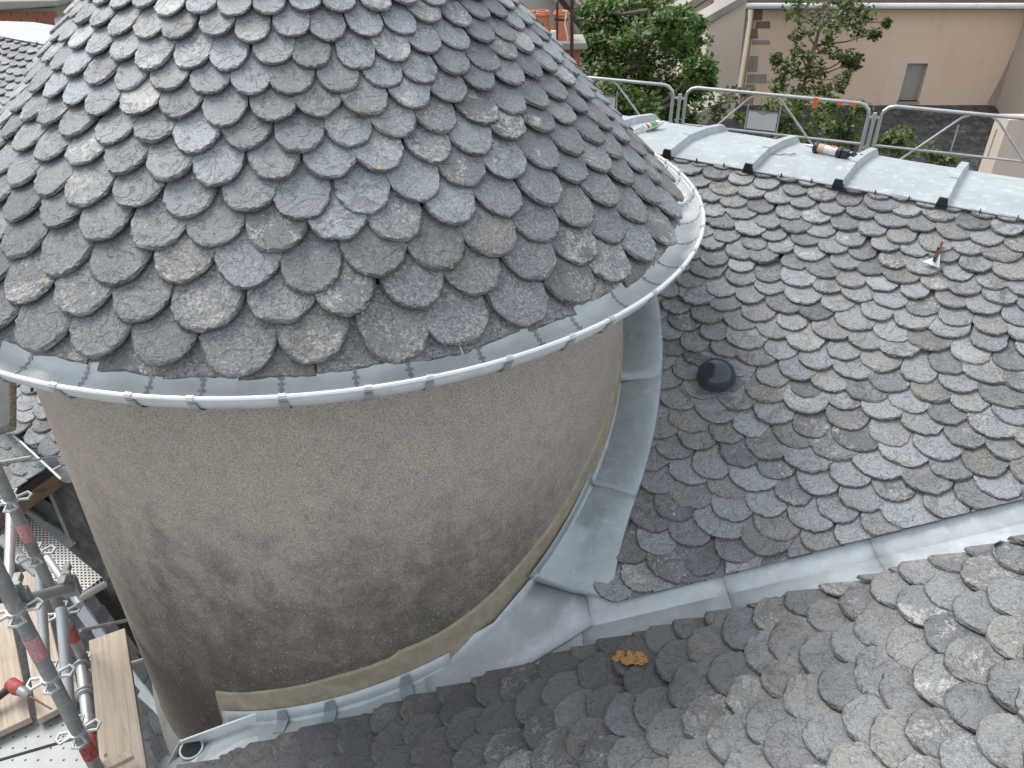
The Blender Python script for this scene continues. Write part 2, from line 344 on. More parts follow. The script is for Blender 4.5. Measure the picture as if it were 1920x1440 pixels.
def leaf_mat(name, c1, c2, c3):
    m, nn, ll, b = mat(name); t = NT(m); r = t.rnd()
    c = t.ramp(r, [(0.0, c1), (0.4, c2), (0.75, c3), (0.9, tuple(v * 1.35 for v in c3)), (1.0, c2)])
    ll.new(c, b.inputs['Base Color']); b.inputs['Roughness'].default_value = 0.5
    tr = nn.new('ShaderNodeBsdfTranslucent'); ll.new(t.mix(1.0, c, (1.3, 1.5, 0.6), 'MULTIPLY'), tr.inputs[0])
    mx = nn.new('ShaderNodeMixShader'); mx.inputs[0].default_value = 0.3
    ll.new(b.outputs[0], mx.inputs[1]); ll.new(tr.outputs[0], mx.inputs[2]); ll.new(mx.outputs[0], nn['Material Output'].inputs[0])
    return m
M_leaf = leaf_mat('leaf_dark', (0.03, 0.065, 0.018), (0.055, 0.115, 0.026), (0.11, 0.18, 0.04))
M_leaf2 = leaf_mat('leaf_olive', (0.04, 0.065, 0.022), (0.075, 0.11, 0.032), (0.13, 0.17, 0.06))
M_leaf3 = leaf_mat('leaf_bush', (0.05, 0.08, 0.018), (0.085, 0.13, 0.03), (0.15, 0.17, 0.06))
M_bark = plain('bark', (0.13, 0.10, 0.075), 0.9, 0, 0.35, 15, 0.6)

# ------------------------------------------------------------------ measured frame of the place (camera-relative metres)
HG = 1.31                                        # gutter rim below the camera
CX, CY = -0.672 * HG, 2.811 * HG                 # turret axis
RG = 1.345 * HG; RW = 0.822 * RG                 # gutter rim and wall radii
APEX = 0.43                                      # cone apex above the camera
M_render = render_mat()
AZ1, SL1 = -122.9, 32.0
N1 = pnorm(AZ1, SL1); K1 = -3.5967
UP1 = Vector((-math.cos(math.radians(AZ1)), -math.sin(math.radians(AZ1)), 0))
UPS1 = (UP1 * math.cos(math.radians(SL1)) + Vector((0, 0, math.sin(math.radians(SL1))))).normalized()
RD = Vector((-UP1.y, UP1.x, 0))                  # along the ridge, towards the left
V0 = on_plane(1110, 1178, N1, K1); V1 = on_plane(1910, 988, N1, K1); VD = (V1 - V0).normalized()
_a = VD.cross(Vector((0, 0, 1))).normalized(); _b = _a.cross(VD)
_t = math.radians(100.5); N2 = (_a * math.cos(_t) + _b * math.sin(_t)); N2 = N2 if N2.z > 0 else -N2
K2 = N2.dot(V0 - CAM)
H2 = Vector((N2.x, N2.y, 0)).normalized(); SL2 = math.acos(N2.z)
UPS2 = -(H2 * math.cos(SL2) - Vector((0, 0, math.sin(SL2)))).normalized(); X2 = UPS2.cross(N2).normalized()
def z1(x, y): return ZC + (K1 - N1.x * x - N1.y * y) / N1.z
def z2(x, y): return ZC + (K2 - N2.x * x - N2.y * y) / N2.z
def cyl(az, r, z): a = math.radians(az); return Vector((CX + r * math.cos(a), CY + r * math.sin(a), z))

# ------------------------------------------------------------------ slates
def slate_variant(seed, depth, L, taper=0.93, jag=1.0, square=False):
    R = random.Random(seed); pts = []
    n = R.choice((9, 10, 11)) if not square else 5
    ang = [math.pi * i / n for i in range(n + 1)]
    for i in range(1, n): ang[i] += R.uniform(-0.07, 0.07)
    ex = R.uniform(0.82, 1.05); skew = R.uniform(-0.05, 0.05)
    key = []
    for a in ang:
        sx = -math.copysign(abs(math.cos(a)) ** ex, math.cos(a)) * 0.5; sy = depth * (1 - abs(math.sin(a)) ** ex)
        if square: sx = -0.5 + a / math.pi; sy = R.uniform(0, 0.03)
        key.append(Vector((sx, sy + skew * sx + R.uniform(-0.018, 0.018) * jag)))
    pts.append(Vector((-0.5 * taper, L)))
    for i, k in enumerate(key):
        pts.append(k)
        if i < len(key) - 1:
            d = key[i + 1] - k; nrm = Vector((-d.y, d.x)).normalized()
            pts.append(k + d * R.uniform(0.4, 0.6) + nrm * R.uniform(-0.022, 0.0) * jag)
    pts.append(Vector((0.5 * taper, L)))
    m = len(pts); c = Vector((0, L * 0.55)); vs = []; warp = R.uniform(-0.25, 0.25)
    for ring, (ins, z) in enumerate(((1, 1.0), (0.35, 0.55), (0.0, 0.12), (0.05, -0.02))):
        for i, p in enumerate(pts):
            dirv = (c - p).normalized(); k = R.uniform(0.01, 0.07) if ring == 0 else (R.uniform(0.0, 0.04) if ring == 1 else 0)
            if i in (0, m - 1): k = 0
            q = p + dirv * (k * jag if ring < 2 else ins)
            zz = z + (R.uniform(-0.2, 0.2) if ring == 1 else 0) + (warp * abs(q.x) * 2 if ring == 0 else 0)
            vs.append((q.x, q.y, zz))
    fs = [tuple(range(m))]
    for r in range(3): fs += [(r * m + i, (r + 1) * m + i, (r + 1) * m + (i + 1) % m, r * m + (i + 1) % m) for i in range(m - 1)]
    return vs, fs
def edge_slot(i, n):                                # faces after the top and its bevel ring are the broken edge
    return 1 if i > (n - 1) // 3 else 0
def variants(name, n, depth, L, material, **kw):
    out = []
    for i in range(n):
        vs, fs = slate_variant(hash((name, i)) % 99991 if False else (sum(map(ord, name)) * 131 + i * 17), depth, L, **kw)
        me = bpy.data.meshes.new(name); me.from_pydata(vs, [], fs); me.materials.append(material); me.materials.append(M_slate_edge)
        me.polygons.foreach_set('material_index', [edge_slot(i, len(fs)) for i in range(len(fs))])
        bm = bmesh.new(); bm.from_mesh(me); bmesh.ops.recalc_face_normals(bm, faces=bm.faces[:])
        # the top face must look up
        bm.faces.ensure_lookup_table()
        if bm.faces[0].normal.z < 0: bmesh.ops.reverse_faces(bm, faces=bm.faces[:])
        bm.to_mesh(me); bm.free()
        out.append((me, vs, fs))
    return out
def place(specs, vset, parent, limit=300, name='slate', rest='slate_rest'):
    """specs: list of (matrix, clip planes); biggest in view become parts, the others one joined part"""
    def size(M):
        x, y, d = proj(M.translation)
        if d < 0.3 or not (-90 < x < 2010 and -90 < y < 1530): return -d
        nz = M.to_3x3().col[2].normalized(); view = (CAM - M.translation).normalized()
        return max(0.02, nz.dot(view)) * M.to_3x3().col[0].length / d * 1000
    order = sorted(range(len(specs)), key=lambda i: -size(specs[i][0]))
    rv, rf, rm = [], [], []; material = vset[0][0].materials[0]
    R = random.Random(len(specs)); count = 0
    for i in order:
        M, clips = specs[i]; me, vs, fs = vset[R.randrange(len(vset))]
        if clips:
            wv = [M @ Vector(v) for v in vs]; cut = False; gone = False
            for (pt, nr) in clips:
                s = [(v - pt).dot(nr) for v in wv]
                if max(s) < 0: gone = True
                elif min(s) < 0: cut = True
            if gone: continue
            if cut:
                bm = bmesh.new(); bv = [bm.verts.new(v) for v in vs]
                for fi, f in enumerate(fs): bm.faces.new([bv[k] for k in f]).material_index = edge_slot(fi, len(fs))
                Mi = M.inverted(); Mt = M.to_3x3().transposed()
                for (pt, nr) in clips:
                    g = bm.verts[:] + bm.edges[:] + bm.faces[:]
                    bmesh.ops.bisect_plane(bm, geom=g, plane_co=Mi @ pt, plane_no=(Mt @ nr).normalized(), clear_inner=True)
                if not bm.faces: bm.free(); continue
                bmesh.ops.recalc_face_normals(bm, faces=bm.faces[:]); bm.faces.ensure_lookup_table()
                tf = max(bm.faces, key=lambda f: f.calc_area())
                if tf.normal.z < 0: bmesh.ops.reverse_faces(bm, faces=bm.faces[:])
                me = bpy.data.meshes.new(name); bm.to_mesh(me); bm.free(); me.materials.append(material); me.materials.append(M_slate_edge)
                vs = [v.co[:] for v in me.vertices]; fs = [tuple(p.vertices) for p in me.polygons]; ms = [p.material_index for p in me.polygons]
            else: ms = None
        else: ms = None
        if count < limit and size(M) > 0:
            o = bpy.data.objects.new(name, me); COL.objects.link(o); o.parent = parent; o.matrix_basis = M; count += 1
        else:
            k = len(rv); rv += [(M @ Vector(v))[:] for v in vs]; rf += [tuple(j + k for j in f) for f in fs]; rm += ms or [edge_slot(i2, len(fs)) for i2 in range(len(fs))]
    if rv:
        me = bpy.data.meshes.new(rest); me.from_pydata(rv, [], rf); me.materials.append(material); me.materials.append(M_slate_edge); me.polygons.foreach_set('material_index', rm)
        o = bpy.data.objects.new(rest, me); COL.objects.link(o); o.parent = parent; o['kind'] = 'stuff'
def slate_matrix(origin, X, U, N, w, thick, lift, L, R, rot=2.5):
    tilt = math.asin(min(0.5, lift / (L * w))); a = math.radians(R.gauss(0, rot))
    Xr = (X * math.cos(a) + U * math.sin(a)); Ur = (U * math.cos(a) - X * math.sin(a))
    Ut = (Ur * math.cos(tilt) - N * math.sin(tilt)); Nt = Xr.cross(Ut)
    if Nt.dot(N) < 0: Nt = -Nt
    wy = w * R.uniform(0.96, 1.04)
    M = Matrix(((Xr.x * w, Ut.x * wy, Nt.x * thick, 0), (Xr.y * w, Ut.y * wy, Nt.y * thick, 0), (Xr.z * w, Ut.z * wy, Nt.z * thick, 0), (0, 0, 0, 1)))
    M.translation = origin + N * (lift + R.uniform(-0.002, 0.003)); return M

# ------------------------------------------------------------------ ground
g = MB(); g.add([(-400, -200, 0), (400, -200, 0), (400, 900, 0), (-400, 900, 0)], [(0, 1, 2, 3)])
ground = g.build('ground', M_ground); ground['kind'] = 'structure'

# ------------------------------------------------------------------ turret
turret = thing('turret', (CX, CY, 0), 'round rendered turret with conical grey fish-scale slate roof and zinc eave gutter', 'turret')
w = MB(); rows = []
for zz in [0, 4.0] + [Zr(-4.0 + 0.1 * i) for i in range(27)]:
    rows.append([cyl(a, RW + (0.004 * noise.noise(Vector((math.cos(math.radians(a)) * 2, math.sin(math.radians(a)) * 2, zz * 1.3)))), zz) for a in range(0, 361, 4)])
w.grid(rows); w.build('wall', M_render, turret, smooth=True)
b = MB()                                          # broader stone foot of the wall, low on the left
prof = [(RW + 0.05, Zr(-4.5)), (RW + 0.035, Zr(-4.25)), (RW + 0.002, Zr(-4.12))]
b.grid([[cyl(a, RW + 0.055, 0.0) for a in range(180, 301, 4)]] + [[cyl(a, r, z) for a in range(180, 301, 4)] for r, z in prof])
b.build('stone_foot', M_dirt_stone, turret, smooth=True)

CM = 1.642 / (APEX + 1.305)                       # cone radius per metre below the apex
cone = MB(); cone.grid([[cyl(a, r, Zr(APEX - r / CM)) for a in range(0, 361, 6)] for r in (0.02, 0.5, 1.0, 1.61)])
roof = cone.build('conical_roof', M_felt, turret, smooth=True)
soff = MB(); soff.grid([[cyl(a, r, z) for a in range(0, 361, 6)] for r, z in ((1.60, Zr(APEX - 1.60 / CM) + 0.002), (1.60, Zr(-1.36)), (RW - 0.02, Zr(-1.36)))])
soff.build('eave_board', M_brown_reveal, turret, smooth=False)
R = random.Random(7)
cosS = CM / math.hypot(CM, 1); sinS = 1 / math.hypot(CM, 1)
specs = []; upper = []; s = 0.0; ex = [0.135, 0.12, 0.124, 0.115, 0.118, 0.104, 0.1, 0.096]; row = 0
while True:
    r = 1.642 - s * cosS
    if r < 0.12: break
    N = 44 if r > 0.62 else (28 if r > 0.34 else 15)
    wd = 2 * math.pi * r / N
    for i in range(N):
        jit = R.gauss(0, 0.032)
        a = 2 * math.pi * (i + 0.5 * (row % 2) + jit) / N + 0.03
        e = Vector((math.cos(a), math.sin(a), 0)); X = Vector((-e.y, e.x, 0)); U = -e * cosS + Vector((0, 0, 1)) * sinS; Nn = e * sinS + Vector((0, 0, 1)) * cosS
        if X.cross(U).dot(Nn) < 0: X = -X
        ds = R.gauss(0, 0.007)
        o = Vector((CX, CY, Zr(APEX))) + (e * CM - Vector((0, 0, 1))) * ((r - ds) / CM)
        ww = wd * R.uniform(0.94, 1.04)
        (specs if r > 1.12 else upper).append((slate_matrix(o, X, U, Nn, ww, R.uniform(0.009, 0.0135) if r > 1.12 else R.uniform(0.008, 0.0115), 0.044 if r > 1.12 else 0.044, 1.15 if r > 1.12 else 1.55, R, 1.7), None))
    s += ex[row] if row < len(ex) else 0.094
    row += 1
VC = variants('slate', 30, 0.64, 1.2, M_slate, taper=0.9)
place(specs, VC, roof, 160)
place(upper, variants('upper_slate', 26, 0.62, 1.6, M_slate, taper=0.9), roof, 140)
specs = []                                        # straight-tailed starter course under the lowest row
for i in range(44):
    a = 2 * math.pi * (i + 0.5 + R.gauss(0, 0.05)) / 44 + 0.03; e = Vector((math.cos(a), math.sin(a), 0)); X = Vector((-e.y, e.x, 0)); U = -e * cosS + Vector((0, 0, 1)) * sinS; Nn = e * sinS + Vector((0, 0, 1)) * cosS
    if X.cross(U).dot(Nn) < 0: X = -X
    o = Vector((CX, CY, Zr(APEX))) + (e * CM - Vector((0, 0, 1))) * ((1.652 + R.uniform(-0.012, 0.006)) / CM)
    specs.append((slate_matrix(o, X, U, Nn, 0.232 * R.uniform(0.9, 1.02), 0.011, 0.008, 0.8, R, 1.5), None))
place(specs, variants('starter_slate', 8, 0.0, 0.8, M_slate, square=True), roof, 44, 'starter_slate')
fin = MB(); fin.lathe((CX, CY, Zr(APEX - 0.16)), [(0.19, 0), (0.17, 0.03), (0.06, 0.14), (0.05, 0.3), (0.012, 0.75)], 16); fin.build('finial', M_zinc, turret, smooth=True)
# gutter
gr = 0.084; gut = MB(); rows = []
for k in range(11):
    an = math.pi * k / 10; rows.append([cyl(a, RG - gr - gr * math.cos(an) * (1.0), Zr(-HG) - gr * math.sin(an) * 0.88 + (0.012 if k == 0 else 0)) for a in range(0, 361, 3)])
gut.grid(rows); gutter = gut.build('eave_gutter', M_zinc, turret, smooth=True, solid=0.002)
bd = MB(); bd.tube([cyl(a, RG + 0.004, Zr(-HG) + 0.002) for a in range(0, 360, 3)], 0.009, 8, closed=True); bd.build('rim_bead', M_bead, gutter, smooth=True)
seam_az = [i * 7.65 + 0.9 * math.sin(i * 2.1) for i in range(47)] 
for a0 in seam_az:
    sm = MB()
    for q in range(12):                           # ladder-like solder runs inside the gutter
        an = math.pi * (0.06 + 0.86 * q / 11); an2 = an + 0.125; da = 0.36 + 0.10 * math.sin(q * 3.7 + a0)
        sm.grid([[cyl(a0 + dd, RG - gr - (gr - 0.0030) * math.cos(x), Zr(-HG) - (gr - 0.0030) * math.sin(x) * 0.88) for dd in (-da, da)] for x in (an, an2)])
    sm.grid([[cyl(a0 + dd, RG - gr - (gr - 0.0022) * math.cos(x), Zr(-HG) - (gr - 0.0022) * math.sin(x) * 0.88) for dd in (-0.13, 0.13)] for x in [math.pi * (0.05 + 0.9 * q / 10) for q in range(11)]])
    sm.build('solder_seam', M_solder, gutter, solid=0.0015, offset=1)
    br = MB(); a1 = a0 + 1.0                      # bracket strap under the gutter and clip round the bead
    br.grid([[cyl(a1 + dd, RG - gr - (gr + 0.005) * math.cos(x), Zr(-HG) - (gr + 0.005) * math.sin(x) * 0.88) for dd in (-0.4, 0.4)] for x in [math.pi * (0.05 + 0.9 * q / 8) for q in range(9)]])
    br.tube([cyl(a1 - 0.35, RG + 0.004, Zr(-HG) + 0.002), cyl(a1 + 0.35, RG + 0.004, Zr(-HG) + 0.002)], 0.0125, 8)
    br.build('gutter_bracket', M_galv, gutter, solid=0.003)

# contact height of the roofs against the turret wall
def zc(az, off=0.0):
    p = cyl(az, RW + 0.02, 0); return max(z1(p.x, p.y), z2(p.x, p.y)) + off
mb = MB(); azs = [x * 1.5 for x in range(-74, 20)]
def mtop(a): return 0.24 + 0.008 * noise.noise(Vector((a * 0.11, 3, 0))) - 0.05 * max(0, min(1, (a + 25) / 25)) - (0.02 if a < -75 else 0)
sm0 = [sum(zc(a + d) for d in (-6, -3, 0, 3, 6)) / 5 for a in azs]
mb.grid([[cyl(a, RW - 0.005, zz + mtop(a)) for a, zz in zip(azs, sm0)], [cyl(a, RW + 0.010, zz + mtop(a) - 0.012) for a, zz in zip(azs, sm0)], [cyl(a, RW + 0.02, zz + 0.07) for a, zz in zip(azs, sm0)], [cyl(a, RW + 0.022, zz - 0.02) for a, zz in zip(azs, sm0)]])
mb.build('mortar_fillet', M_mortar, turret, smooth=True)

# ------------------------------------------------------------------ main roof (faces the camera)
mid_r = on_plane(1500, 600, N1, K1)
main = thing('main_roof', (mid_r.x, mid_r.y, 0), 'grey rounded-slate roof slope right of the turret, running up to the zinc ridge', 'roof')
def pl1(al, u, h=0.0):                             # along ridge, plan distance up the slope
    p = RD * al + UP1 * u; return Vector((p.x, p.y, z1(p.x, p.y))) + N1 * h
_rp = [on_plane(x, y, N1, K1 + 0.03) - CAM for x, y in ((1251, 298), (1403, 324), (1570, 355), (1763, 393), (1920, 424))]
ULOW = sum(p.dot(UP1) for p in _rp) / 5             # plan distance of the ridge capping's lower edge
dk = MB(); tC = CX * RD.x + CY * RD.y; uC = CX * UP1.x + CY * UP1.y
# deck right of the turret, cut along the valley
def valley_al(x): return V0 + VD * x
dk.prism([valley_al(-1.0), valley_al(3.2), pl1(-1.9, ULOW + 0.02), pl1(9.8, ULOW + 0.02), pl1(9.8, 1.75), pl1(tC + 1.3, 1.75), pl1(tC + 0.9, 1.75)], N1 * -0.03)
deck1 = dk.build('roof_deck', M_felt, main)
W1, E1 = 0.188, 0.090
nv = N1.cross(VD); nv = nv if nv.dot(UPS1) > 0 else -nv    # in-plane normal of the valley, pointing up plane 1
edge1 = on_plane(1400, 1068, N1, K1 + 0.03); edge1b = on_plane(1920, 936, N1, K1 + 0.03)
ed = (edge1b - edge1).normalized(); ne = N1.cross(ed); ne = ne if ne.dot(UPS1) > 0 else -ne
TOPCLIP = (pl1(0, ULOW + 0.012), -UP1)
specs = []; R = random.Random(11); cs = math.cos(math.radians(SL1))
nrow = 0; u = 1.30
while u < ULOW + 0.06:
    gu = max(0.0, min(1.0, (u - 2.2) / (ULOW - 2.2))); gu = math.floor(gu * 4) / 4; Wu = 0.206 - 0.085 * gu ** 1.3; Eu = 0.091 - 0.014 * gu
    a0_ = -1.6 + (Wu / 2) * (nrow % 2) + R.uniform(-0.02, 0.02)
    for ia in range(60):
        al = a0_ + ia * Wu + R.gauss(0, 0.05 * Wu); ww = Wu * R.choice((0.88, 0.95, 1.0, 1.03, 1.1, 1.2))
        if al > tC: break
        p = pl1(al, u + R.gauss(0, 0.006)); rr = math.hypot(p.x - CX, p.y - CY)
        q = pl1(al, u + 0.09); rq = math.hypot(q.x - CX, q.y - CY)
        aq = math.degrees(math.atan2(p.y - CY, p.x - CX))
        if (aq < -40 and rr < RW + 0.33) or (aq < -43 and rr < RW + 0.6): continue
        if rr > RW + (0.15 if aq > -30 else 0.23) and rq > RW + (0.15 if aq > -30 else 0.21) and (q - edge1).dot(ne) > -0.08:
            specs.append((slate_matrix(p, -RD, UPS1, N1, ww * R.uniform(1.0, 1.08), R.uniform(0.008, 0.0115), 0.042, 1.35, R, 2.6), [(edge1, ne), TOPCLIP]))
    u += Eu * cs * R.uniform(0.97, 1.03); nrow += 1
VM = variants('main_slate', 34, 0.47, 1.35, M_slate1, taper=0.97)
place(specs, VM, deck1, 300)
left = thing('main_roof', (RD * 5.5 + UP1 * 3).to_tuple(), 'slate roof slope beyond the turret at the left edge, small in the distance', 'roof')
dl = MB(); dl.add([pl1(tC, 1.75, -0.035), pl1(tC, ULOW, -0.035), pl1(9.7, ULOW, -0.035), pl1(9.7, 1.75, -0.035)], [(0, 1, 2, 3)]); deckl = dl.build('roof_deck', M_felt, left)
specs = []; u = 1.72; nrow = 0
while u < ULOW + 0.06:
    gu = max(0.0, min(1.0, (u - 2.2) / (ULOW - 2.2))); gu = math.floor(gu * 4) / 4; Wu = 0.206 - 0.085 * gu ** 1.3
    al = tC + (Wu / 2) * (nrow % 2)
    while al < 9.7:
        ww = Wu * R.choice((0.93, 0.97, 1.0, 1.03, 1.07)); al += ww / 2
        p = pl1(al, u + R.gauss(0, 0.006))
        if math.hypot(p.x - CX, p.y - CY) > RW + 0.06: specs.append((slate_matrix(p, -RD, UPS1, N1, ww * 1.03, R.uniform(0.008, 0.0115), 0.042, 1.35, R, 2.5), [TOPCLIP]))
        al += ww / 2
    u += E1 * cs; nrow += 1
place(specs, VM, deckl, 300)

# ------------------------------------------------------------------ side roof (falls away to the left, under the camera)
mid2 = on_plane(1500, 1300, N2, K2)
side = thing('side_roof', (mid2.x, mid2.y, 0), 'dark weathered rounded-slate roof slope across the bottom right foreground', 'roof')
ea = on_plane(1920, 1008, N2, K2 + 0.03); eb = on_plane(1130, 1206, N2, K2 + 0.03); ecc = on_plane(340, 1442, N2, K2 + 0.03)
def inpl(a, b2):
    d = (b2 - a).normalized(); n = N2.cross(d); ref = on_plane(1880, 1430, N2, K2)
    return n if n.dot(ref - a) > 0 else -n
clip2 = [(ea, inpl(ea, eb)), (eb, inpl(eb, ecc))]
if X2.cross(UPS2).dot(N2) < 0: X2 = -X2
T2 = X2 if X2.y < 0 else -X2                       # along the courses, towards the camera
BG0, BG1 = on_plane(520, 1352, N2, K2), on_plane(334, 1420, N2, K2)
EV = BG1 + (BG1 - BG0).normalized() * 0.01                              # left (lower) end of this slope
dk2 = MB(); dk2.prism([EV, BG0, valley_al(-0.9), valley_al(2.9), valley_al(2.9) + T2 * 2.6, EV + T2 * 2.6], N2 * -0.03)
deck2 = dk2.build('roof_deck', M_felt, side)
specs = []; R = random.Random(23); W2, E2 = 0.215, 0.104; u = -0.3; nrow = 0
ulen = (valley_al(2.9) - EV).dot(UPS2)
while u < ulen + 0.1:
    o0 = EV + UPS2 * u; v0_ = -2.6 + (W2 / 2) * (nrow % 2) + R.uniform(-0.02, 0.02)
    for iv in range(26):
        v = v0_ + iv * W2 + R.gauss(0, 0.013); ww = W2 * R.choice((0.88, 0.96, 1.0, 1.06, 1.15))
        p = o0 + T2 * v + UPS2 * R.gauss(0, 0.008)
        wy, wx = p.y, p.x
        if math.hypot(p.x - CX, p.y - CY) > RW + 0.0:
            if u > 0 or (p - EV).dot(UPS2) > 0.1: specs.append((slate_matrix(p, X2, UPS2, N2, ww * R.uniform(0.98, 1.07), R.uniform(0.012, 0.017), 0.048, 1.1, R, 3.0), clip2))
    u += E2 * R.uniform(0.96, 1.04); nrow += 1
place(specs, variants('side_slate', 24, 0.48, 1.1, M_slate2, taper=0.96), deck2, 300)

# ------------------------------------------------------------------ zinc: valley, turret flashing
vg = thing('valley_gutter', V0.to_tuple(), 'pale zinc valley gutter between the two slate slopes, ending in an outlet pipe', 'gutter')
seams = [-0.45, -0.02, 0.62, 1.28, 1.95, 2.9]
d1 = nv.normalized(); d2 = N2.cross(VD).normalized(); d2 = d2 if d2.dot(T2) > 0 else -d2
for i in range(len(seams) - 1):
    a0, a1 = seams[i] - 0.02, seams[i + 1]; pn = MB(); h = 0.010 + 0.003 * (i % 2); rows = []
    for k in range(7):
        c = valley_al(a0 + (a1 - a0) * k / 6)
        wv = 0.004 * noise.noise(c * 9)
        rows.append([c + d1 * 0.26 + N1 * h, c + d1 * 0.13 + N1 * (h + wv), c + d1 * 0.03 + N1 * (h + 0.006), c + (N1 + N2) * 0.5 * (h + 0.004), c + d2 * 0.035 + N2 * (h + 0.004), c + d2 * 0.12 + N2 * (h + wv), c + d2 * 0.22 + N2 * h])
    pn.grid(rows); pn.build('zinc_panel', M_zinc_valley, vg, smooth=True, solid=0.002)
# sheet that runs round the foot of the turret on the side roof
sh = MB(); rows = []
for k in range(25):
    az = -66 - 44 * k / 24; a = math.radians(az); p = cyl(az, RW + 0.03, 0); e = Vector((math.cos(a), math.sin(a), 0))
    foot = Vector((p.x, p.y, z2(p.x, p.y))) + N2 * 0.012
    rows.append([Vector((foot.x, foot.y, foot.z + 0.085)) - e * 0.006, Vector((foot.x, foot.y, foot.z + 0.012)), foot + e * 0.012 + Vector((0, 0, 0.0))] + [Vector((p.x + e.x * r, p.y + e.y * r, z2(p.x + e.x * r, p.y + e.y * r))) + N2 * (0.012 + 0.003 * noise.noise(Vector((k * 0.4, r * 9, 0)))) for r in (0.05, 0.11, 0.2, 0.32)])
sh.grid(rows); sh.build('foot_sheet', M_zinc_valley, vg, smooth=True, solid=0.002)
for az in (-74.5, -88, -97):                       # soldered straps on the upstand
    st = MB(); rows = []
    for dd in (-1.1, 1.1):
        p = cyl(az + dd, RW + 0.034, 0); zf = z2(p.x, p.y); q = cyl(az + dd * 0.7, RW + 0.036, 0)
        rows.append([Vector((q.x, q.y, zf + 0.10)), Vector((p.x, p.y, zf + 0.03)), cyl(az + dd, RW + 0.10, 0) * 1.0])
        qq = rows[-1][2]; rows[-1][2] = Vector((qq.x, qq.y, z2(qq.x, qq.y) + 0.018))
    st.grid(rows); st.build('lead_strap', M_zinc_dark, vg, solid=0.002)
# saddle piece where apron, valley and foot sheet meet
apz = lambda az, r, h: (lambda p: Vector((p.x, p.y, z1(p.x, p.y))) + N1 * h)(cyl(az, RW + r, 0))
p2z = lambda az, r, h: (lambda p: Vector((p.x, p.y, z2(p.x, p.y))) + N2 * h)(cyl(az, RW + r, 0))
sd = MB(); vA = valley_al(0.0)
A = [apz(-46, 0.02, 0.10), apz(-46, 0.035, 0.035), apz(-45, 0.14, 0.022), apz(-44, 0.25, 0.018)]
B = [apz(-56, 0.02, 0.09), apz(-56, 0.035, 0.026), apz(-56, 0.035, 0.02).lerp(vA, 0.5) + Vector((0, 0, 0.014)), vA + Vector((0, 0, 0.020))]
Cc = [p2z(-66, 0.02, 0.09), p2z(-66, 0.035, 0.020), p2z(-65, 0.12, 0.018), p2z(-60, 0.3, 0.018)]
Dd = [p2z(-71, 0.02, 0.085), p2z(-71, 0.035, 0.016), p2z(-71, 0.11, 0.015), p2z(-70, 0.3, 0.015)]
sd.grid([A, B, Cc, Dd]); sd.build('saddle_sheet', M_zinc_valley, vg, smooth=True, solid=0.002)
# box gutter at the lower end with its outlet
g0, g1 = BG0, BG1; ax = (g1 - g0).normalized()
bx = MB(); rows = []
for k in range(6):
    c = g0.lerp(g1, k / 5); rows.append([c - T2 * 0.035 + Vector((0, 0, 0.075)), c - T2 * 0.03 - Vector((0, 0, 0.01)), c + T2 * 0.02 - Vector((0, 0, 0.012)), c + T2 * 0.075 + N2 * 0.012, c + T2 * 0.22 + N2 * 0.013])
bx.grid(rows); bx.build('box_gutter', M_zinc, vg, smooth=False, solid=0.002)
rb = MB(); rb.tube([g0 - T2 * 0.036 + Vector((0, 0, 0.078)), g1 - T2 * 0.036 + Vector((0, 0, 0.078))], 0.006, 8); rb.build('rim_bead', M_bead, vg, smooth=True)
ep = MB(); c = g1 + ax * 0.004; ep.add([c - T2 * 0.045 + Vector((0, 0, 0.085)), c - T2 * 0.045 - Vector((0, 0, 0.10)), c + T2 * 0.06 - Vector((0, 0, 0.10)), c + T2 * 0.05 + Vector((0, 0, 0.02))], [(0, 1, 2, 3)]); ep.build('end_plate', M_zinc, vg, solid=0.003)
po = MB(); oc = g1 - ax * 0.085 + T2 * 0.012; po.lathe(oc - Vector((0, 0, 0.45)), [(0.045, 0), (0.046, 0.40), (0.055, 0.47), (0.055, 0.49), (0.046, 0.49), (0.040, 0.42)], 20); po.build('outlet_pipe', M_zinc_dark, vg, smooth=True)
ho = MB(); ho.lathe(oc + Vector((0, 0, 0.036)), [(0.044, 0), (0.044, 0.002)], 20); ho.build('outlet_mouth', M_felt, vg)
eg = MB(); eg.grid([[EV + T2 * v - UPS2 * 0.09 + N2 * (-0.01), EV + T2 * v + UPS2 * 0.02 + N2 * 0.016, EV + T2 * v + UPS2 * 0.16 + N2 * 0.018] for v in (0.0, 0.9, 1.8, 2.5)]); eg.build('eave_sheet', M_zinc, vg, smooth=True, solid=0.002)

tf = thing('turret_flashing', apz(-30, 0.1, 0).to_tuple(), 'curved dark zinc apron flashing hugging the right foot of the turret', 'flashing')
for i, (a0, a1, lift, mt) in enumerate(((30, -10.5, 0.072, M_zinc_dark), (-10.2, -29.5, 0.068, M_zinc_dark), (-29.2, -47.5, 0.064, M_zinc_dark))):
    pn = MB(); rows = []; n = 14
    for k in range(n + 1):
        az = a0 + (a1 - a0) * k / n; dz = 0.004 * (1 - k / n) - (0.034 * (k / n) ** 2 if i == 2 else 0)
        wd = 0.238 + 0.03 * max(0, (az - 5) / 25) + 0.001 * max(0, -12 - az) + 0.00028 * max(0, -29 - az) ** 2; sk_ = (lambda r: az + 5.0 * (r / 0.35) * (k / n)) if i == 2 else (lambda r: az)
        rows.append([apz(sk_(r_), r_, lift + h_) for r_, h_ in ((0.018, 0.07), (0.022, 0.012), (0.035, 0.001), (wd * 0.5, 0.004 + dz), (wd - 0.03, dz), (wd - 0.008, -0.010 + dz), (wd, -0.045))])
    pn.grid(rows); pn.build('zinc_panel', mt, tf, smooth=True, solid=0.002)

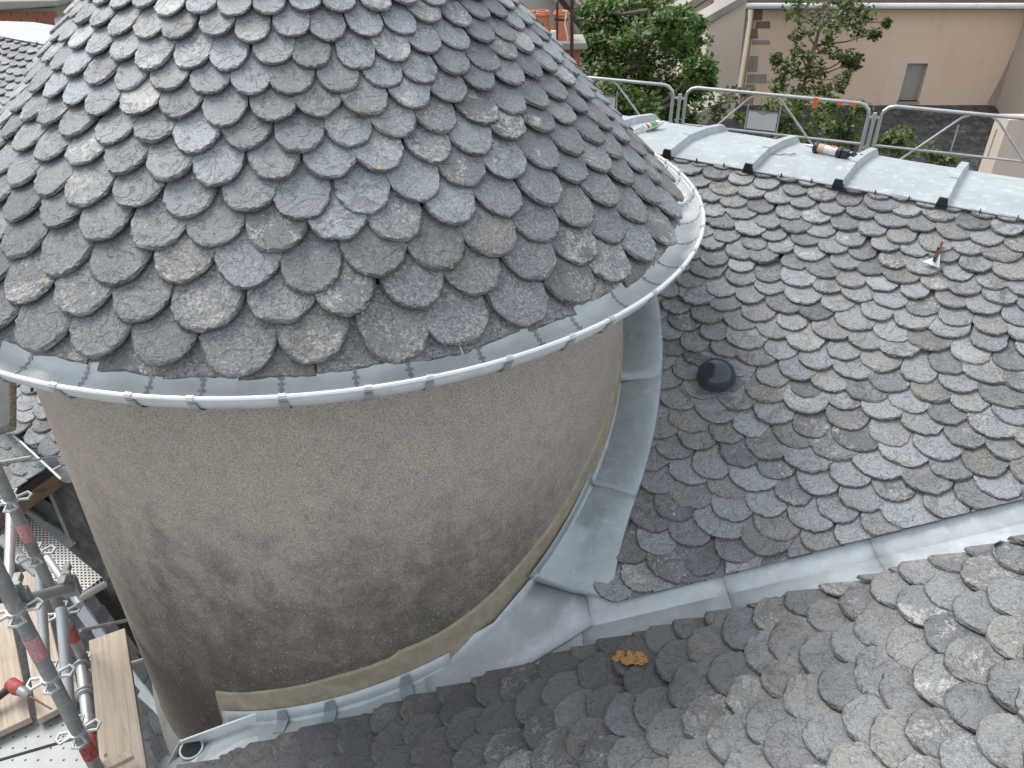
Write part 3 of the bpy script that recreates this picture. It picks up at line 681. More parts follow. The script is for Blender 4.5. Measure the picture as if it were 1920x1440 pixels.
# ------------------------------------------------------------------ ridge capping
base_z = pl1(0, ULOW, 0.066).z
rc = thing('ridge_capping', (RD * 0.5 + UP1 * 4.9).to_tuple(), 'bright new zinc ridge capping with raised cross rolls above the main slates', 'ridge capping')
PR = [(0.0, 0.0), (0.28, 0.02), (0.58, -0.008), (0.90, -0.06), (1.08, -0.14), (1.7, -0.50)]
def rp(al, du, dz): p = RD * al + UP1 * (ULOW + du); return Vector((p.x, p.y, base_z + dz))
roll_al = [0.295 - 0.5 * i for i in range(4, 0, -1)] + [p.dot(RD) for p in (_rp[3], _rp[2], _rp[1], _rp[0])] + [_rp[0].dot(RD) + 0.5 * k for k in (1, 2, 3, 4)]
bounds = [-2.6] + roll_al + [10.0]
for i in range(len(bounds) - 1):
    pn = MB(); n = 5 if bounds[i + 1] - bounds[i] < 1 else 16
    pn.grid([[rp(bounds[i] + (bounds[i + 1] - bounds[i]) * k / n, du, dz + 0.004 * noise.noise(Vector((bounds[i] + k * 0.3, du * 4, 1.7)))) for du, dz in PR] for k in range(n + 1)])
    pn.build('zinc_panel', M_zinc_ridge, rc, smooth=False, solid=0.002)
for al in roll_al:
    rl = MB()
    def sect(du, dz, h=0.042): return [rp(al - 0.028, du, dz), rp(al - 0.02, du, dz + h), rp(al + 0.02, du, dz + h), rp(al + 0.028, du, dz)]
    rl.grid([sect(*q) for q in [(-0.004, 0.0)] + PR[1:4] + [(0.98, -0.095, 0.03), (1.08, -0.14, 0.008)]])
    ob = rl.build('batten_roll', M_zinc_ridge, rc)
    cp = MB(); c = sect(-0.006, 0.002, 0.040); cp.prism(c, -UP1 * 0.012 - Vector((0, 0, 0.0))); cp.prism([c[0] - Vector((0, 0, 0.004)), c[3] - Vector((0, 0, 0.004)), c[3] - Vector((0, 0, 0.016)), c[0] - Vector((0, 0, 0.016))], -UP1 * 0.01); cp.build('end_cap', M_black, ob)
    jt = MB(); jt.grid([sect(0.276, 0.0197, 0.0445), sect(0.284, 0.0200, 0.0445)]); jt.build('joint_line', M_galv_dark, ob)
hm = MB(); hm.tube([rp(-2.6, -0.002, 0.002), rp(9.9, -0.002, 0.002)], 0.004, 6); hm.build('drip_edge_shade_line', M_galv_dark, rc)  # dark tube also draws the shadow line under the capping's lower edge
for i in range(60):
    al = -1.4 + 0.165 * i
    if al > 9: break
    ck = MB(); ck.box(rp(al, -0.008, 0.004), 0.005, 0.012, 0.028, Matrix.Rotation(math.atan2(UP1.y, UP1.x) - math.pi / 2, 3, 'Z')); ck.build('clip', M_felt, rc)
# far side of the main roof, so that it stands as a roof
bk = MB(); bk.grid([[rp(a, 1.2, -0.24), rp(a, 3.6, -1.8)] for a in (-2.6, 10)]); bk.build('far_slope', M_slate_old, rc, solid=0.05)

# ------------------------------------------------------------------ small things on the main roof
vp = on_plane(1342, 716, N1, K1 + 0.05)
vent = thing('roof_vent', vp.to_tuple(), 'glossy black domed vent cap on the slates right of the turret flashing', 'vent')
vm = MB(); vm.lathe(vp + N1 * -0.02, [(0.05, 0), (0.055, 0.035), (0.092, 0.042), (0.096, 0.055), (0.09, 0.085), (0.07, 0.115), (0.04, 0.134), (0.002, 0.14)], 28, (N1 * 0.6 + Vector((0, 0, 0.4)))); vm.build('dome', M_dome, vent, smooth=True)
fm = MB(); fm.add([vp + RD * 0.15 + UPS1 * 0.15 - N1 * 0.012, vp - RD * 0.15 + UPS1 * 0.15 - N1 * 0.012, vp - RD * 0.14 - UPS1 * 0.08 - N1 * 0.006, vp - RD * 0.02 - UPS1 * 0.19 - N1 * 0.004, vp + RD * 0.15 - UPS1 * 0.09 - N1 * 0.006], [(0, 1, 2, 3, 4)]); fm.build('base_slate', M_slate1, vent, solid=0.008)
hp = on_plane(1752, 490, N1, K1 + 0.06)
hook = thing('roof_hook', hp.to_tuple(), 'brown ladder hook with a small zinc slip on the upper main slates', 'roof hook')
hk = MB(); hk.tube([hp + UPS1 * 0.12 + RD * 0.0, hp + UPS1 * 0.03 + N1 * 0.012, hp - UPS1 * 0.01 + N1 * 0.02, hp - UPS1 * 0.015 + N1 * 0.06, hp + UPS1 * 0.02 + N1 * 0.085], [0.008, 0.009, 0.009, 0.008, 0.006], 8); hk.build('hook', M_copper, hook, smooth=True)
hz = MB(); hz.add([hp + RD * 0.05 - UPS1 * 0.02 + N1 * 0.004, hp - RD * 0.03 - UPS1 * 0.035 + N1 * 0.004, hp - RD * 0.015 + UPS1 * 0.04 + N1 * 0.004], [(0, 1, 2)]); hz.build('zinc_slip', M_bead, hook, solid=0.002)
# orange lichen crust on a foreground slate
lp = on_plane(1182, 1234, N2, K2 + 0.062)
lic = MB()
for i in range(64):
    a, rr = R.uniform(0, 6.28), R.random() ** 0.6
    c = lp + (X2 * math.cos(a) * 0.035 + UPS2 * math.sin(a) * 0.075) * rr; rad = R.uniform(0.004, 0.016); n = 9
    lic.prism([c + X2 * math.cos(k * 2 * math.pi / n) * rad * R.uniform(0.45, 1.2) + UPS2 * math.sin(k * 2 * math.pi / n) * rad * R.uniform(0.5, 1.5) for k in range(n)], N2 * R.uniform(0.001, 0.002))
M_lichen = plain('orange_lichen', (0.40, 0.215, 0.065), 0.9, 0, 0.35, 90, 0.6)
lo = lic.build('lichen_crust', M_lichen); tag(lo, 'orange lichen crust on a dark foreground slate below the valley', 'lichen')

# cartridge guns lying on the ridge
cg0, cg1 = rp(0.90, 0.80, 0.15), rp(0.58, 0.72, 0.15)
c0 = on_z(1530, 276, base_z - ZC + 0.025); c1 = on_z(1574, 286, base_z - ZC + 0.025); ad = (c1 - c0).normalized(); ln = (c1 - c0).length
gun = thing('sealant_gun', c0.to_tuple(), 'clear sealant gun with black end caps lying on the zinc ridge', 'sealant gun')
M_clear = plain('milky_tube', (0.62, 0.60, 0.56), 0.25, 0, 0.1); M_tan = plain('tan_sealant', (0.5, 0.36, 0.2), 0.5, 0, 0.1)
q = MB(); q.lathe(c0 + ad * 0.0, [(0.026, 0), (0.026, ln)], 16, ad); q.build('barrel', M_clear, gun, smooth=True)
q = MB(); q.lathe(c0 + ad * 0.01, [(0.0268, 0), (0.0268, 0.05)], 16, ad); q.build('sealant_fill', M_tan, gun, smooth=True)
for off in (-0.01, ln - 0.012):
    q = MB(); q.lathe(c0 + ad * off, [(0.028, 0), (0.034, 0.004), (0.034, 0.024), (0.028, 0.028)], 16, ad); q.build('end_ring', M_black, gun, smooth=True)
q = MB(); q.lathe(c0 - ad * 0.07, [(0.006, 0), (0.012, 0.06)], 10, ad); q.build('nozzle', M_galv, gun, smooth=True)
q = MB(); q.tube([c1, c1 + ad * 0.13], 0.007, 8); q.tube([c1 + ad * 0.05 + Vector((0, 0, -0.01)), c1 + ad * 0.09 + Vector((0, 0, 0.02)), c1 + ad * 0.12 - Vector((0, 0, 0.015))], 0.009, 8); q.box(c1 + ad * 0.03, 0.05, 0.04, 0.045, Matrix.Rotation(math.atan2(ad.y, ad.x), 3, 'Z')); q.lathe(c1 + ad * 0.125, [(0.02, 0), (0.02, 0.01)], 10, ad); q.build('trigger', M_black, gun, smooth=True)
q = MB(); q.box(c0.lerp(c1, 0.72) + Vector((0, 0, 0.026)), 0.03, 0.02, 0.003, Matrix.Rotation(math.atan2(ad.y, ad.x), 3, 'Z')); q.build('orange_mark', M_orange, gun)
k0 = on_z(1203, 243, base_z - ZC + 0.03); k1 = on_z(1236, 231, base_z - ZC + 0.03); kd = (k1 - k0).normalized()
gun2 = thing('sealant_gun', k0.to_tuple(), 'skeleton gun with printed white sealant cartridge at the turret end of the ridge', 'sealant gun')
M_green = plain('green_print', (0.12, 0.30, 0.07), 0.4, 0, 0.5, 60)
q = MB(); q.lathe(k0 + kd * 0.02, [(0.024, 0), (0.024, 0.17), (0.01, 0.18), (0.006, 0.24)], 14, kd); q.build('cartridge', M_white, gun2, smooth=True)
q = MB(); q.lathe(k0 + kd * 0.08, [(0.0246, 0), (0.0246, 0.075)], 14, kd); q.build('print_band', M_green, gun2, smooth=True)
q = MB(); q.lathe(k0 + kd * 0.035, [(0.0247, 0), (0.0247, 0.025)], 14, kd); q.build('red_band', M_red, gun2, smooth=True)
q = MB(); pd = kd.cross(Vector((0, 0, 1)))
for sgn in (-1, 1): q.tube([k0 - kd * 0.12 + pd * 0.01 * sgn, k0 + pd * 0.028 * sgn, k0 + kd * 0.2 + pd * 0.028 * sgn], 0.005, 6)
q.tube([k0 - kd * 0.16, k0 + kd * 0.01], 0.004, 6); q.tube([k0 - kd * 0.08, k0 - kd * 0.14 - Vector((0, 0, 0.03)) + pd * 0.05], 0.008, 6); q.build('gun_frame', M_galv, gun2)
tw = MB(); t0 = on_z(1448, 291, base_z - ZC + 0.012); tw.tube([t0 + Vector((0.02 * i, 0.012 * math.sin(i * 2.2), 0.006)) for i in range(8)], 0.004, 6); tag(tw.build('wire_offcut', M_galv_dark), 'little grey twisted wire offcut on the zinc beside the sealant gun', 'wire')

# ------------------------------------------------------------------ guard rails behind the ridge
RZ = -2.5
def railpt(px): 
    y = 163 + (px - 1290) * (222 - 163) / (1920 - 1290.0); return on_z(px, y, RZ)
ra, rb_ = railpt(1290), railpt(1920); rdir = (rb_ - ra).normalized()
def guard(px0, px1, label, sign, tape=False, length=None):
    p0 = railpt(px0); L = (railpt(px1) - p0).dot(rdir) if length is None else length
    g = thing('guard_rail', (p0.x, p0.y, Zr(RZ) - 1.1), label, 'guard rail', 'guard rails behind the ridge')
    Pt = lambda a, d: p0 + rdir * a - Vector((0, 0, d))
    r = 0.14; fr = [Pt(0, 1.15), Pt(0, r)] + [Pt(r - r * math.cos(x), r - r * math.sin(x)) for x in (0.5, 1.05)] + [Pt(r, 0), Pt(L - r, 0)] + [Pt(L - r + r * math.sin(x), r - r * math.cos(x)) for x in (0.5, 1.05)] + [Pt(L, r), Pt(L, 1.15)]
    q = MB(); q.tube(fr, 0.023, 10); q.build('frame', M_galv, g, smooth=True)
    q = MB(); q.tube([Pt(0, 0.50), Pt(L, 0.50)], 0.015, 8); q.build('middle_rail', M_galv, g, smooth=True)
    m = L * 0.45
    for sgn in (-1, 1):
        q = MB(); q.tube([Pt(m + sgn * 0.12, 0.02), Pt(m + sgn * 0.2, 0.06), Pt(m + sgn * 0.85, 0.75), Pt(m + sgn * 1.0, 1.0)], 0.014, 8); q.build('brace', M_galv, g, smooth=True)
    if sign:
        q = MB(); q.prism([Pt(m - 0.19, 0.22), Pt(m + 0.19, 0.22), Pt(m + 0.19, 0.46), Pt(m - 0.19, 0.46)], rdir.cross(Vector((0, 0, 1))) * 0.004); q.build('sign_plate', M_bead, g)
        q = MB(); ofs = rdir.cross(Vector((0, 0, 1))) * 0.006
        for pq in ([Pt(m - 0.1, 0.225), Pt(m, 0.27), Pt(m + 0.1, 0.225), Pt(m, 0.25)], [Pt(m - 0.19, 0.215), Pt(m + 0.19, 0.215), Pt(m + 0.19, 0.235), Pt(m - 0.19, 0.235)]): q.prism([x + ofs for x in pq], ofs * 0.3)
        q.build('plate_mark', M_galv_dark, g)
    for e in (-0.21, 0.21):
        q = MB(); q.tube([Pt(m + e, 0.15), Pt(m + e, 0.50)], 0.009, 6); q.build('hanger', M_galv, g)
    if tape:
        for a in (0.73, 0.86, 0.93):
            q = MB(); q.box(Pt(L * a * 0.98, 0.02 if a > 0.8 else 0.045), 0.06, 0.055, 0.05 if a > 0.8 else 0.13, Matrix.Rotation(math.atan2(rdir.y, rdir.x), 3, 'Z')); q.build('tape_flag', M_orange, g)
    return g
guard(1030, 1264, 'galvanised guard rail nearest the turret, in front of the big leafy tree', True)
guard(1288, 1634, 'galvanised guard rail with hanging plate and orange tape flags', True, True)
guard(1657, 1900, 'galvanised guard rail at the right edge before the dark slate roof', False, length=2.45)
for px, lab in ((1277, 'galvanised guard post between the turret-side rail and the taped rail'), (1645, 'galvanised guard post between the taped rail and the right-edge rail')):
    p = railpt(px); po = thing('guard_post', (p.x, p.y, 0), lab, 'post', 'guard posts behind the ridge')
    q = MB(); q.tube([(p.x, p.y, 0), (p.x, p.y, Zr(RZ) - 0.10)], 0.024, 10); q.build('tube', M_galv, po, smooth=True)
    for d in (0.16, 0.55):
        q = MB(); q.tube([p - rdir * 0.085 - Vector((0, 0, d)), p + rdir * 0.085 - Vector((0, 0, d))], 0.016, 8); q.lathe(p - Vector((0, 0, d + 0.03)), [(0.032, 0), (0.032, 0.06)], 10); q.build('coupler', M_galv, po, smooth=True)
pf = MB(); pc = railpt(1600) - Vector((0, 0, 1.2)); pf.box(pc - rdir.cross(Vector((0, 0, 1))) * 0.0 + rdir.cross(Vector((0, 0, 1))).normalized() * -0.35, 9, 0.7, 0.06, Matrix.Rotation(math.atan2(rdir.y, rdir.x), 3, 'Z')); tag(pf.build('scaffold_deck', M_perf2), 'steel scaffold deck hidden behind the ridge under the guard rails', 'scaffold deck')

# ------------------------------------------------------------------ left: eave of the main roof, slate-hung wall, window, scaffold
def wall_pt(px, py, u=1.80):                       # on the vertical wall under the left eave
    d = ray(px, py); q = UP1.dot(d); return CAM + d * (u / q)
ez = pl1(5, 1.72).z
hw = thing('slate_hung_wall', (RD * 6 + UP1 * 1.9).to_tuple(), 'black slate-hung wall with a shaded window below the eave left of the turret', 'wall')
wz0, wz1 = 0.0, ez - 0.02
P = lambda al, u, z: Vector((RD.x * al + UP1.x * u, RD.y * al + UP1.y * u, z))
jl0, jr0, sl0, sr0 = wall_pt(63, 900), wall_pt(97, 890), wall_pt(86, 972), wall_pt(136, 1012)
al_r = (sr0.x * RD.x + sr0.y * RD.y); al_l = al_r + 0.62; zs = sr0.z; zh = ez - 0.06
m = MB()
for a0, a1, za, zb in ((2.9, al_r, wz0, wz1), (al_l, 10.0, wz0, wz1), (al_r, al_l, wz0, zs), (al_r, al_l, zh, wz1)):
    m.prism([P(a0, 1.82, za), P(a1, 1.82, za), P(a1, 1.82, zb), P(a0, 1.82, zb)], UP1 * 0.2)
wl_ = m.build('wall', M_felt, hw)
m = MB(); m.prism([P(al_r, 1.94, zs), P(al_l, 1.94, zs), P(al_l, 1.94, zh), P(al_r, 1.94, zh)], UP1 * 0.03); win = m.build('window', M_black, hw)
for a in (al_r, al_l):
    m = MB(); m.prism([P(a - 0.03, 1.78, zs), P(a + 0.03, 1.78, zs), P(a + 0.03, 1.78, zh), P(a - 0.03, 1.78, zh)], UP1 * 0.16); m.build('jamb', M_galv_dark, win)
m = MB(); m.add([P(al_r - 0.05, 1.68, zs - 0.02), P(al_l + 0.05, 1.68, zs - 0.02), P(al_l + 0.05, 1.93, zs + 0.02), P(al_r - 0.05, 1.93, zs + 0.02), P(al_r - 0.05, 1.68, zs - 0.06), P(al_l + 0.05, 1.68, zs - 0.06)], [(0, 1, 2, 3), (0, 4, 5, 1)]); m.build('sill', M_zinc, win, solid=0.003)
specs = []; z = ez - 0.25; nrow = 0
UPV = Vector((0, 0, 1)); NV = -UP1
while z > ez - 3.4:
    al = 3.2 + 0.1 * (nrow % 2)
    while al < 6.4:
        p = P(al, 1.815, z)
        if math.hypot(p.x - CX, p.y - CY) > RW + 0.02 and not (al_r - 0.12 < al < al_l + 0.12 and zs - 0.15 < z < zh): specs.append((slate_matrix(p, -RD, UPV, NV, 0.2 * R.uniform(0.95, 1.1), 0.009, 0.02, 1.0, R, 2.5), None))
        al += 0.195
    z -= 0.10; nrow += 1
VO = variants('old_slate', 12, 0.35, 1.05, M_slate_old)
place(specs, VO, wl_, 200)
# short eave gutter beside the turret
eg_ = thing('eave_gutter', P(4.7, 1.66, ez).to_tuple(), 'short straight zinc eave gutter left of the turret holding a plastic bottle', 'gutter')
m = MB(); ga, gb = on_plane(24, 785, N1, K1), on_plane(133, 892, N1, K1); gdir = (gb - ga); gdir.z = 0; gdir.normalize(); gn = Vector((-gdir.y, gdir.x, 0)); gn = gn if gn.dot(UP1) > 0 else -gn
gz = min(ga.z, gb.z) + 0.02; ga.z = gz; gb.z = gz - 0.01
m.grid([[p - gn * 0.055 * math.cos(x) - Vector((0, 0, 0.055 * math.sin(x))) for x in [math.pi * k / 8 for k in range(9)]] for p in (ga, ga.lerp(gb, 0.5), gb)]); m.build('trough', M_zinc, eg_, smooth=True, solid=0.002)
m = MB(); m.tube([ga - gn * 0.058, gb - gn * 0.058], 0.008, 8); m.build('rim_bead', M_bead, eg_, smooth=True)
for f_ in (0.15, 0.5, 0.85):
    m = MB(); c = ga.lerp(gb, f_); m.tube([c - gn * 0.058 + Vector((0, 0, 0.004)), c + gn * 0.06 + Vector((0, 0, 0.006))], 0.006, 6); m.build('strap', M_galv, eg_)
bo = thing('plastic_bottle', ga.lerp(gb, 0.28).to_tuple(), 'clear plastic bottle with blue cap lying in the short eave gutter', 'bottle')
c = ga.lerp(gb, 0.2) - Vector((0, 0, 0.018)); M_pet = plain('clear_plastic', (0.55, 0.66, 0.70), 0.12, 0, 0.15, 30)
m = MB(); m.lathe(c, [(0.02, 0), (0.03, 0.006), (0.03, 0.14), (0.024, 0.165), (0.012, 0.19), (0.012, 0.2)], 14, gdir); m.build('body', M_pet, bo, smooth=True)
m = MB(); m.lathe(c + gdir * 0.2, [(0.0145, 0), (0.0145, 0.022)], 12, gdir); m.build('cap', plain('blue_cap', (0.02, 0.07, 0.30), 0.4), bo, smooth=True)
m = MB(); m.lathe(c + gdir * 0.05, [(0.0305, 0), (0.0305, 0.05)], 14, gdir); m.build('paper_label', plain('green_label', (0.30, 0.48, 0.38), 0.5, 0, 0.3, 50), bo, smooth=True)
# little lower slate roof in front, with its verge board
lw = thing('dormer_roof', on_plane(20, 860, N1, K1).to_tuple(), 'small grey slate dormer roof below the short eave gutter at the left edge', 'roof')
q0, q1, q2, q3 = [on_plane(*p, N1, K1 - 0.12) for p in ((-60, 770), (38, 800), (98, 876), (-60, 985))]
m = MB(); m.prism([q0, q1, q2, q3], N1 * -0.06); ld = m.build('roof_deck', M_felt, lw)
vcl = (q3, (N1.cross(q2 - q3)).normalized()); vcl = vcl if vcl[1].dot(q0 - q3) > 0 else (q3, -vcl[1])
vcl2 = (q1, N1.cross(q2 - q1).normalized()); vcl2 = vcl2 if vcl2[1].dot(q0 - q1) > 0 else (q1, -vcl2[1])
specs = []; u = 0.7; nrow = 0
while u < 1.95:
    al = 4.2 + 0.09 * (nrow % 2)
    while al < 6.6: specs.append((slate_matrix(pl1(al, u, -0.115), -RD, UPS1, N1, 0.2 * R.uniform(0.98, 1.1), 0.01, 0.022, 1.0, R, 3), [vcl, vcl2])); al += 0.186
    u += 0.085; nrow += 1
place(specs, variants('dormer_slate', 10, 0.37, 1.05, M_slate1), ld, 120)
m = MB(); vb = (q2 - q3).normalized(); m.prism([q3 - N1 * 0.07, q2 - N1 * 0.07, q2 - N1 * 0.19, q3 - N1 * 0.19], N1.cross(vb) * 0.02); m.build('verge_board', M_brown_reveal, lw)
# low steep slate skirt and its zinc cover between wall and turret
sa, sb = on_z(138, 1112, -4.6), on_z(306, 1340, -4.6); sdv = (sb - sa).normalized(); sn = Vector((sdv.y, -sdv.x, 0)); sn = sn if sn.y < 0 else -sn
skn = (sn * math.sin(math.radians(50)) + Vector((0, 0, math.cos(math.radians(50))))).normalized(); sku = (-sn * math.cos(math.radians(50)) + Vector((0, 0, math.sin(math.radians(50)))))
sk = thing('slate_skirt', sa.to_tuple(), 'steep dark slate skirt with pale zinc strip between scaffold and turret', 'roof')
m = MB(); m.prism([sa - sdv * 0.6, sb + sdv * 1.3, sb + sdv * 1.3 - sku * 2.0, sa - sdv * 0.6 - sku * 2.0], skn * -0.05); skd = m.build('roof_deck', M_felt, sk)
m = MB(); m.grid([[p - sn * 0.09 + Vector((0, 0, 0.05)), p + Vector((0, 0, 0.045)), p - sku * 0.06 + skn * 0.03] for p in [sa.lerp(sb, k / 6) for k in range(-1, 9)]]); m.build('zinc_cover', M_zinc_valley, sk, smooth=False, solid=0.002)
specs = []
for r_ in range(16):
    for k in range(22):
        specs.append((slate_matrix(sa + sdv * (-0.5 + 0.2 * k + 0.1 * (r_ % 2)) - sku * (0.10 + 0.11 * r_), sdv if sdv.cross(sku).dot(skn) > 0 else -sdv, sku, skn, 0.22 * R.uniform(0.98, 1.1), 0.011, 0.024, 1.0, R, 3), None))
place(specs, VO, skd, 200)

# scaffold
TR = 0.0245
S1 = at(85, 1250, 3.0); S2 = at(80, 1070, 3.65)
scf = thing('scaffold', (S1.x, S1.y, 0), 'galvanised tube scaffold with red-marked standards at the lower left corner', 'scaffold')
def part_tube(name, pts, r, mt, parent=scf):
    q = MB(); q.tube(pts, r, 12); return q.build(name, mt, parent, smooth=True)
st1 = part_tube('standard', [(S1.x, S1.y, 0), (S1.x, S1.y, ZC + 0.8)], 0.0275, M_galv_dark)
st2 = part_tube('standard', [(S2.x, S2.y, 0), (S2.x, S2.y, ZC - 1.2)], 0.0255, M_galv_dark)
def z_on(S, py, px):                                # height on the vertical through S seen at this pixel row
    d = ray(px, py); return ZC + d.z * (S.y / d.y)
def rosette(S, z, parent, r=0.028):
    q = MB(); q.lathe((S.x, S.y, z - 0.012), [(r, 0), (r + 0.007, 0.002), (r + 0.007, 0.022), (r, 0.024)], 14)
    for k in range(4):
        a = k * math.pi / 2 + 0.5; c = Vector((S.x, S.y, z)); e1 = Vector((math.cos(a - 0.42), math.sin(a - 0.42), 0)); e2 = Vector((math.cos(a), math.sin(a), 0)); e3 = Vector((math.cos(a + 0.42), math.sin(a + 0.42), 0))
        q.tube([c + e1 * r, c + e1 * 0.062 + e2 * 0.012, c + e2 * 0.082, c + e3 * 0.062 + e2 * 0.012, c + e3 * r], 0.0065, 6)
    q.build('rosette', M_galv, parent, smooth=True)
def band(S, z, h, parent, mt, r):
    q = MB(); q.lathe((S.x, S.y, z), [(r, 0), (r, h)], 14); q.build('colour_band', mt, parent, smooth=True)
for py, px in ((1145, 18), (1270, 75), (1372, 128)): rosette(S1, z_on(S1, py, px), st1)
for py, px in ((938, 18), (1040, 65), (1150, 112), (1246, 155)): rosette(S2, z_on(S2, py, px), st2, 0.026)
z_ = z_on(S1, 1230, 55); band(S1, z_, z_on(S1, 1192, 45) - z_, st1, M_pink, 0.0283)
z_ = z_on(S1, 1418, 155); band(S1, z_, z_on(S1, 1393, 145) - z_, st1, M_red, 0.0283)
z_ = z_on(S2, 1200, 137); band(S2, z_, z_on(S2, 1174, 128) - z_, st2, M_red, 0.0263)
z_ = z_on(S2, 1012, 55); band(S2, z_, z_on(S2, 980, 45) - z_, st2, M_pink, 0.0263)
zl = z_on(S1, 1142, 18) + 0.03
l0 = Vector((S1.x, S1.y, zl)); l1 = at(132, 1102, 3.35)
lg = part_tube('ledger', [l0.lerp(l1, 0.10), l1], 0.024, M_galv)
for c, hh in ((l0.lerp(l1, 0.13), 1), (l1, 1)):
    q = MB(); Mr = Matrix.Rotation(math.atan2(l1.y - l0.y, l1.x - l0.x), 3, 'Z'); q.box(c + Vector((0, 0, 0.01)), 0.035, 0.07, 0.10, Mr); q.box(c + Vector((0, 0, 0.075)), 0.12, 0.028, 0.03, Mr); q.box(c + Vector((0.01, 0, 0.04)), 0.02, 0.03, 0.11, Mr); q.build('wedge_head', M_galv_dark, lg, bevel=0.004)
for a, b2, r_ in (((21, 935, 3.75), (16, 1118, 3.25), 0.021), ((74, 1062, 3.7), (86, 1250, 3.55), 0.021), ((115, 1140, 3.55), (132, 1350, 3.35), 0.024), ((0, 1008, 4.2), (70, 1075, 4.2), 0.026), ((140, 1128, 4.55), (196, 1096, 4.75), 0.022), ((88, 1045, 3.9), (150, 1135, 3.6), 0.018)):
    part_tube('brace', [at(*a), at(*b2)], r_, M_galv)
yk = part_tube('base_collar', [at(152, 1242, 3.95), at(170, 1400, 3.55)], 0.025, M_galv)
for f_ in (0.03, 0.36, 0.40, 0.78, 0.82):
    p0, p1 = at(152, 1242, 3.95), at(170, 1400, 3.55); q = MB(); q.lathe(p0.lerp(p1, f_), [(0.03, 0), (0.041, 0.004), (0.041, 0.012), (0.03, 0.016)], 14, p1 - p0); q.build('collar_ring', M_galv_dark, yk, smooth=True)
p0, p1 = at(152, 1242, 3.95), at(170, 1400, 3.55); q = MB(); q.lathe(p0.lerp(p1, 0.86), [(0.0256, 0), (0.0256, 0.09)], 14, p1 - p0); q.build('colour_band', M_red, yk, smooth=True)
q = MB(); q.lathe(p1, [(0.025, -0.02), (0.008, 0.07)], 12, p1 - p0); q.build('spigot', M_galv, yk, smooth=True)
part_tube('hand_rail', [at(-40, 875, 4.4), at(58, 858, 4.5)], 0.014, M_galv_dark)
for a, b2, r_ in (((150, 1182, 4.3), (243, 1162, 4.75), 0.010), ((238, 1246, 4.2), (272, 1236, 4.3), 0.009), ((40, 866, 4.5), (133, 852, 4.75), 0.006)):
    part_tube('wall_tie', [at(*a), at(*b2)], r_, M_galv_dark if b2[0] < 260 else M_bead)
# steel toe board and its post at the far left
tb = thing('toe_board', at(5, 745, 4.6).to_tuple(), 'flat grey steel toe board on a worn post at the left edge under the gutter', 'toe board')
c0 = at(-60, 690, 4.7); c1_ = at(14, 690, 4.7); c2_ = at(17, 795, 5.05); c3_ = at(-60, 805, 5.05)
m = MB(); m.prism([c0, c1_, c2_, c3_], (c1_ - c0).cross(c3_ - c0).normalized() * 0.02); m.build('plate', M_galv, tb)
m = MB(); m.tube([at(24, 705, 4.6), at(24, 800, 4.9)], 0.02, 10); m.build('post', plain('worn_brown_paint', (0.20, 0.17, 0.14), 0.7, 0.1, 0.4, 40), tb, smooth=True)
m = MB(); m.tube([at(24, 716, 4.62), at(62, 716, 4.75), at(60, 733, 4.8)], 0.011, 8); m.build('crossbar', M_copper, tb, smooth=True)
m = MB(); m.tube([at(-30, 815, 4.7), at(24, 800, 4.9)], 0.028, 10); m.build('base_tube', M_galv_dark, tb, smooth=True)
# decks
def slab(name, px, z, thick, mt, label, cat, group=None, bevel=0):
    m = MB(); pts = [on_z(x, y, z) for x, y in px]; m.prism(pts, (0, 0, -thick)); o = m.build(name, mt, bevel=bevel)
    return tag(o, label, cat, group)
slab('perforated_deck', [(-60, 872), (45, 960), (192, 1083), (142, 1118), (67, 1062), (-60, 968)], -3.75, 0.05, M_perf, 'pale perforated steel deck running past the dark wall', 'scaffold deck')
slab('steel_deck', [(-120, 1412), (0, 1362), (150, 1318), (172, 1372), (0, 1422), (-120, 1470)], -3.50, 0.05, M_perf2, 'dimpled grey steel deck unit just below the plank ends', 'scaffold deck', 'dimpled steel deck units')
slab('steel_deck', [(-120, 1477), (0, 1428), (174, 1378), (192, 1450), (0, 1530), (-120, 1570)], -3.50, 0.05, M_perf2, 'dimpled grey steel deck unit at the very bottom left corner', 'scaffold deck', 'dimpled steel deck units')
def plank(px, z, label, thick=0.042):
    pts = [on_z(x, y, z) for x, y in px]; a = ((pts[2] + pts[3]) - (pts[0] + pts[1])).normalized(); c = sum(pts, Vector()) / 4
    M = Matrix.Rotation(math.atan2(a.y, a.x), 4, 'Z'); Mi = M.to_3x3().inverted()
    m = MB(); m.prism([Mi @ (p - c) for p in pts], (0, 0, -thick)); o = m.build('scaffold_plank', M_wood, bevel=0.004)
    o.matrix_basis = Matrix.Translation(c) @ M; return tag(o, label, 'plank', 'scaffold planks')
plank([(26, 1079), (70, 1062), (130, 1318), (70, 1349)], -3.44, 'worn timber scaffold plank behind the tubes, right of the drill')
plank([(-48, 1135), (14, 1130), (57, 1345), (-30, 1385)], -3.44, 'pale timber scaffold plank under the drill at the left edge')
plank([(166, 1201), (234, 1177), (278, 1462), (190, 1462)], -3.30, 'long clean timber scaffold plank standing out beside the turret wall')
plank([(150, 1445), (243, 1405), (250, 1416), (160, 1462)], -3.22, 'timber batten end across the foot of the long plank', 0.03)
plank([(126, 1285), (140, 1262), (148, 1300), (134, 1322)], -3.43, 'short split timber offcut between the tubes and the long plank', 0.05)
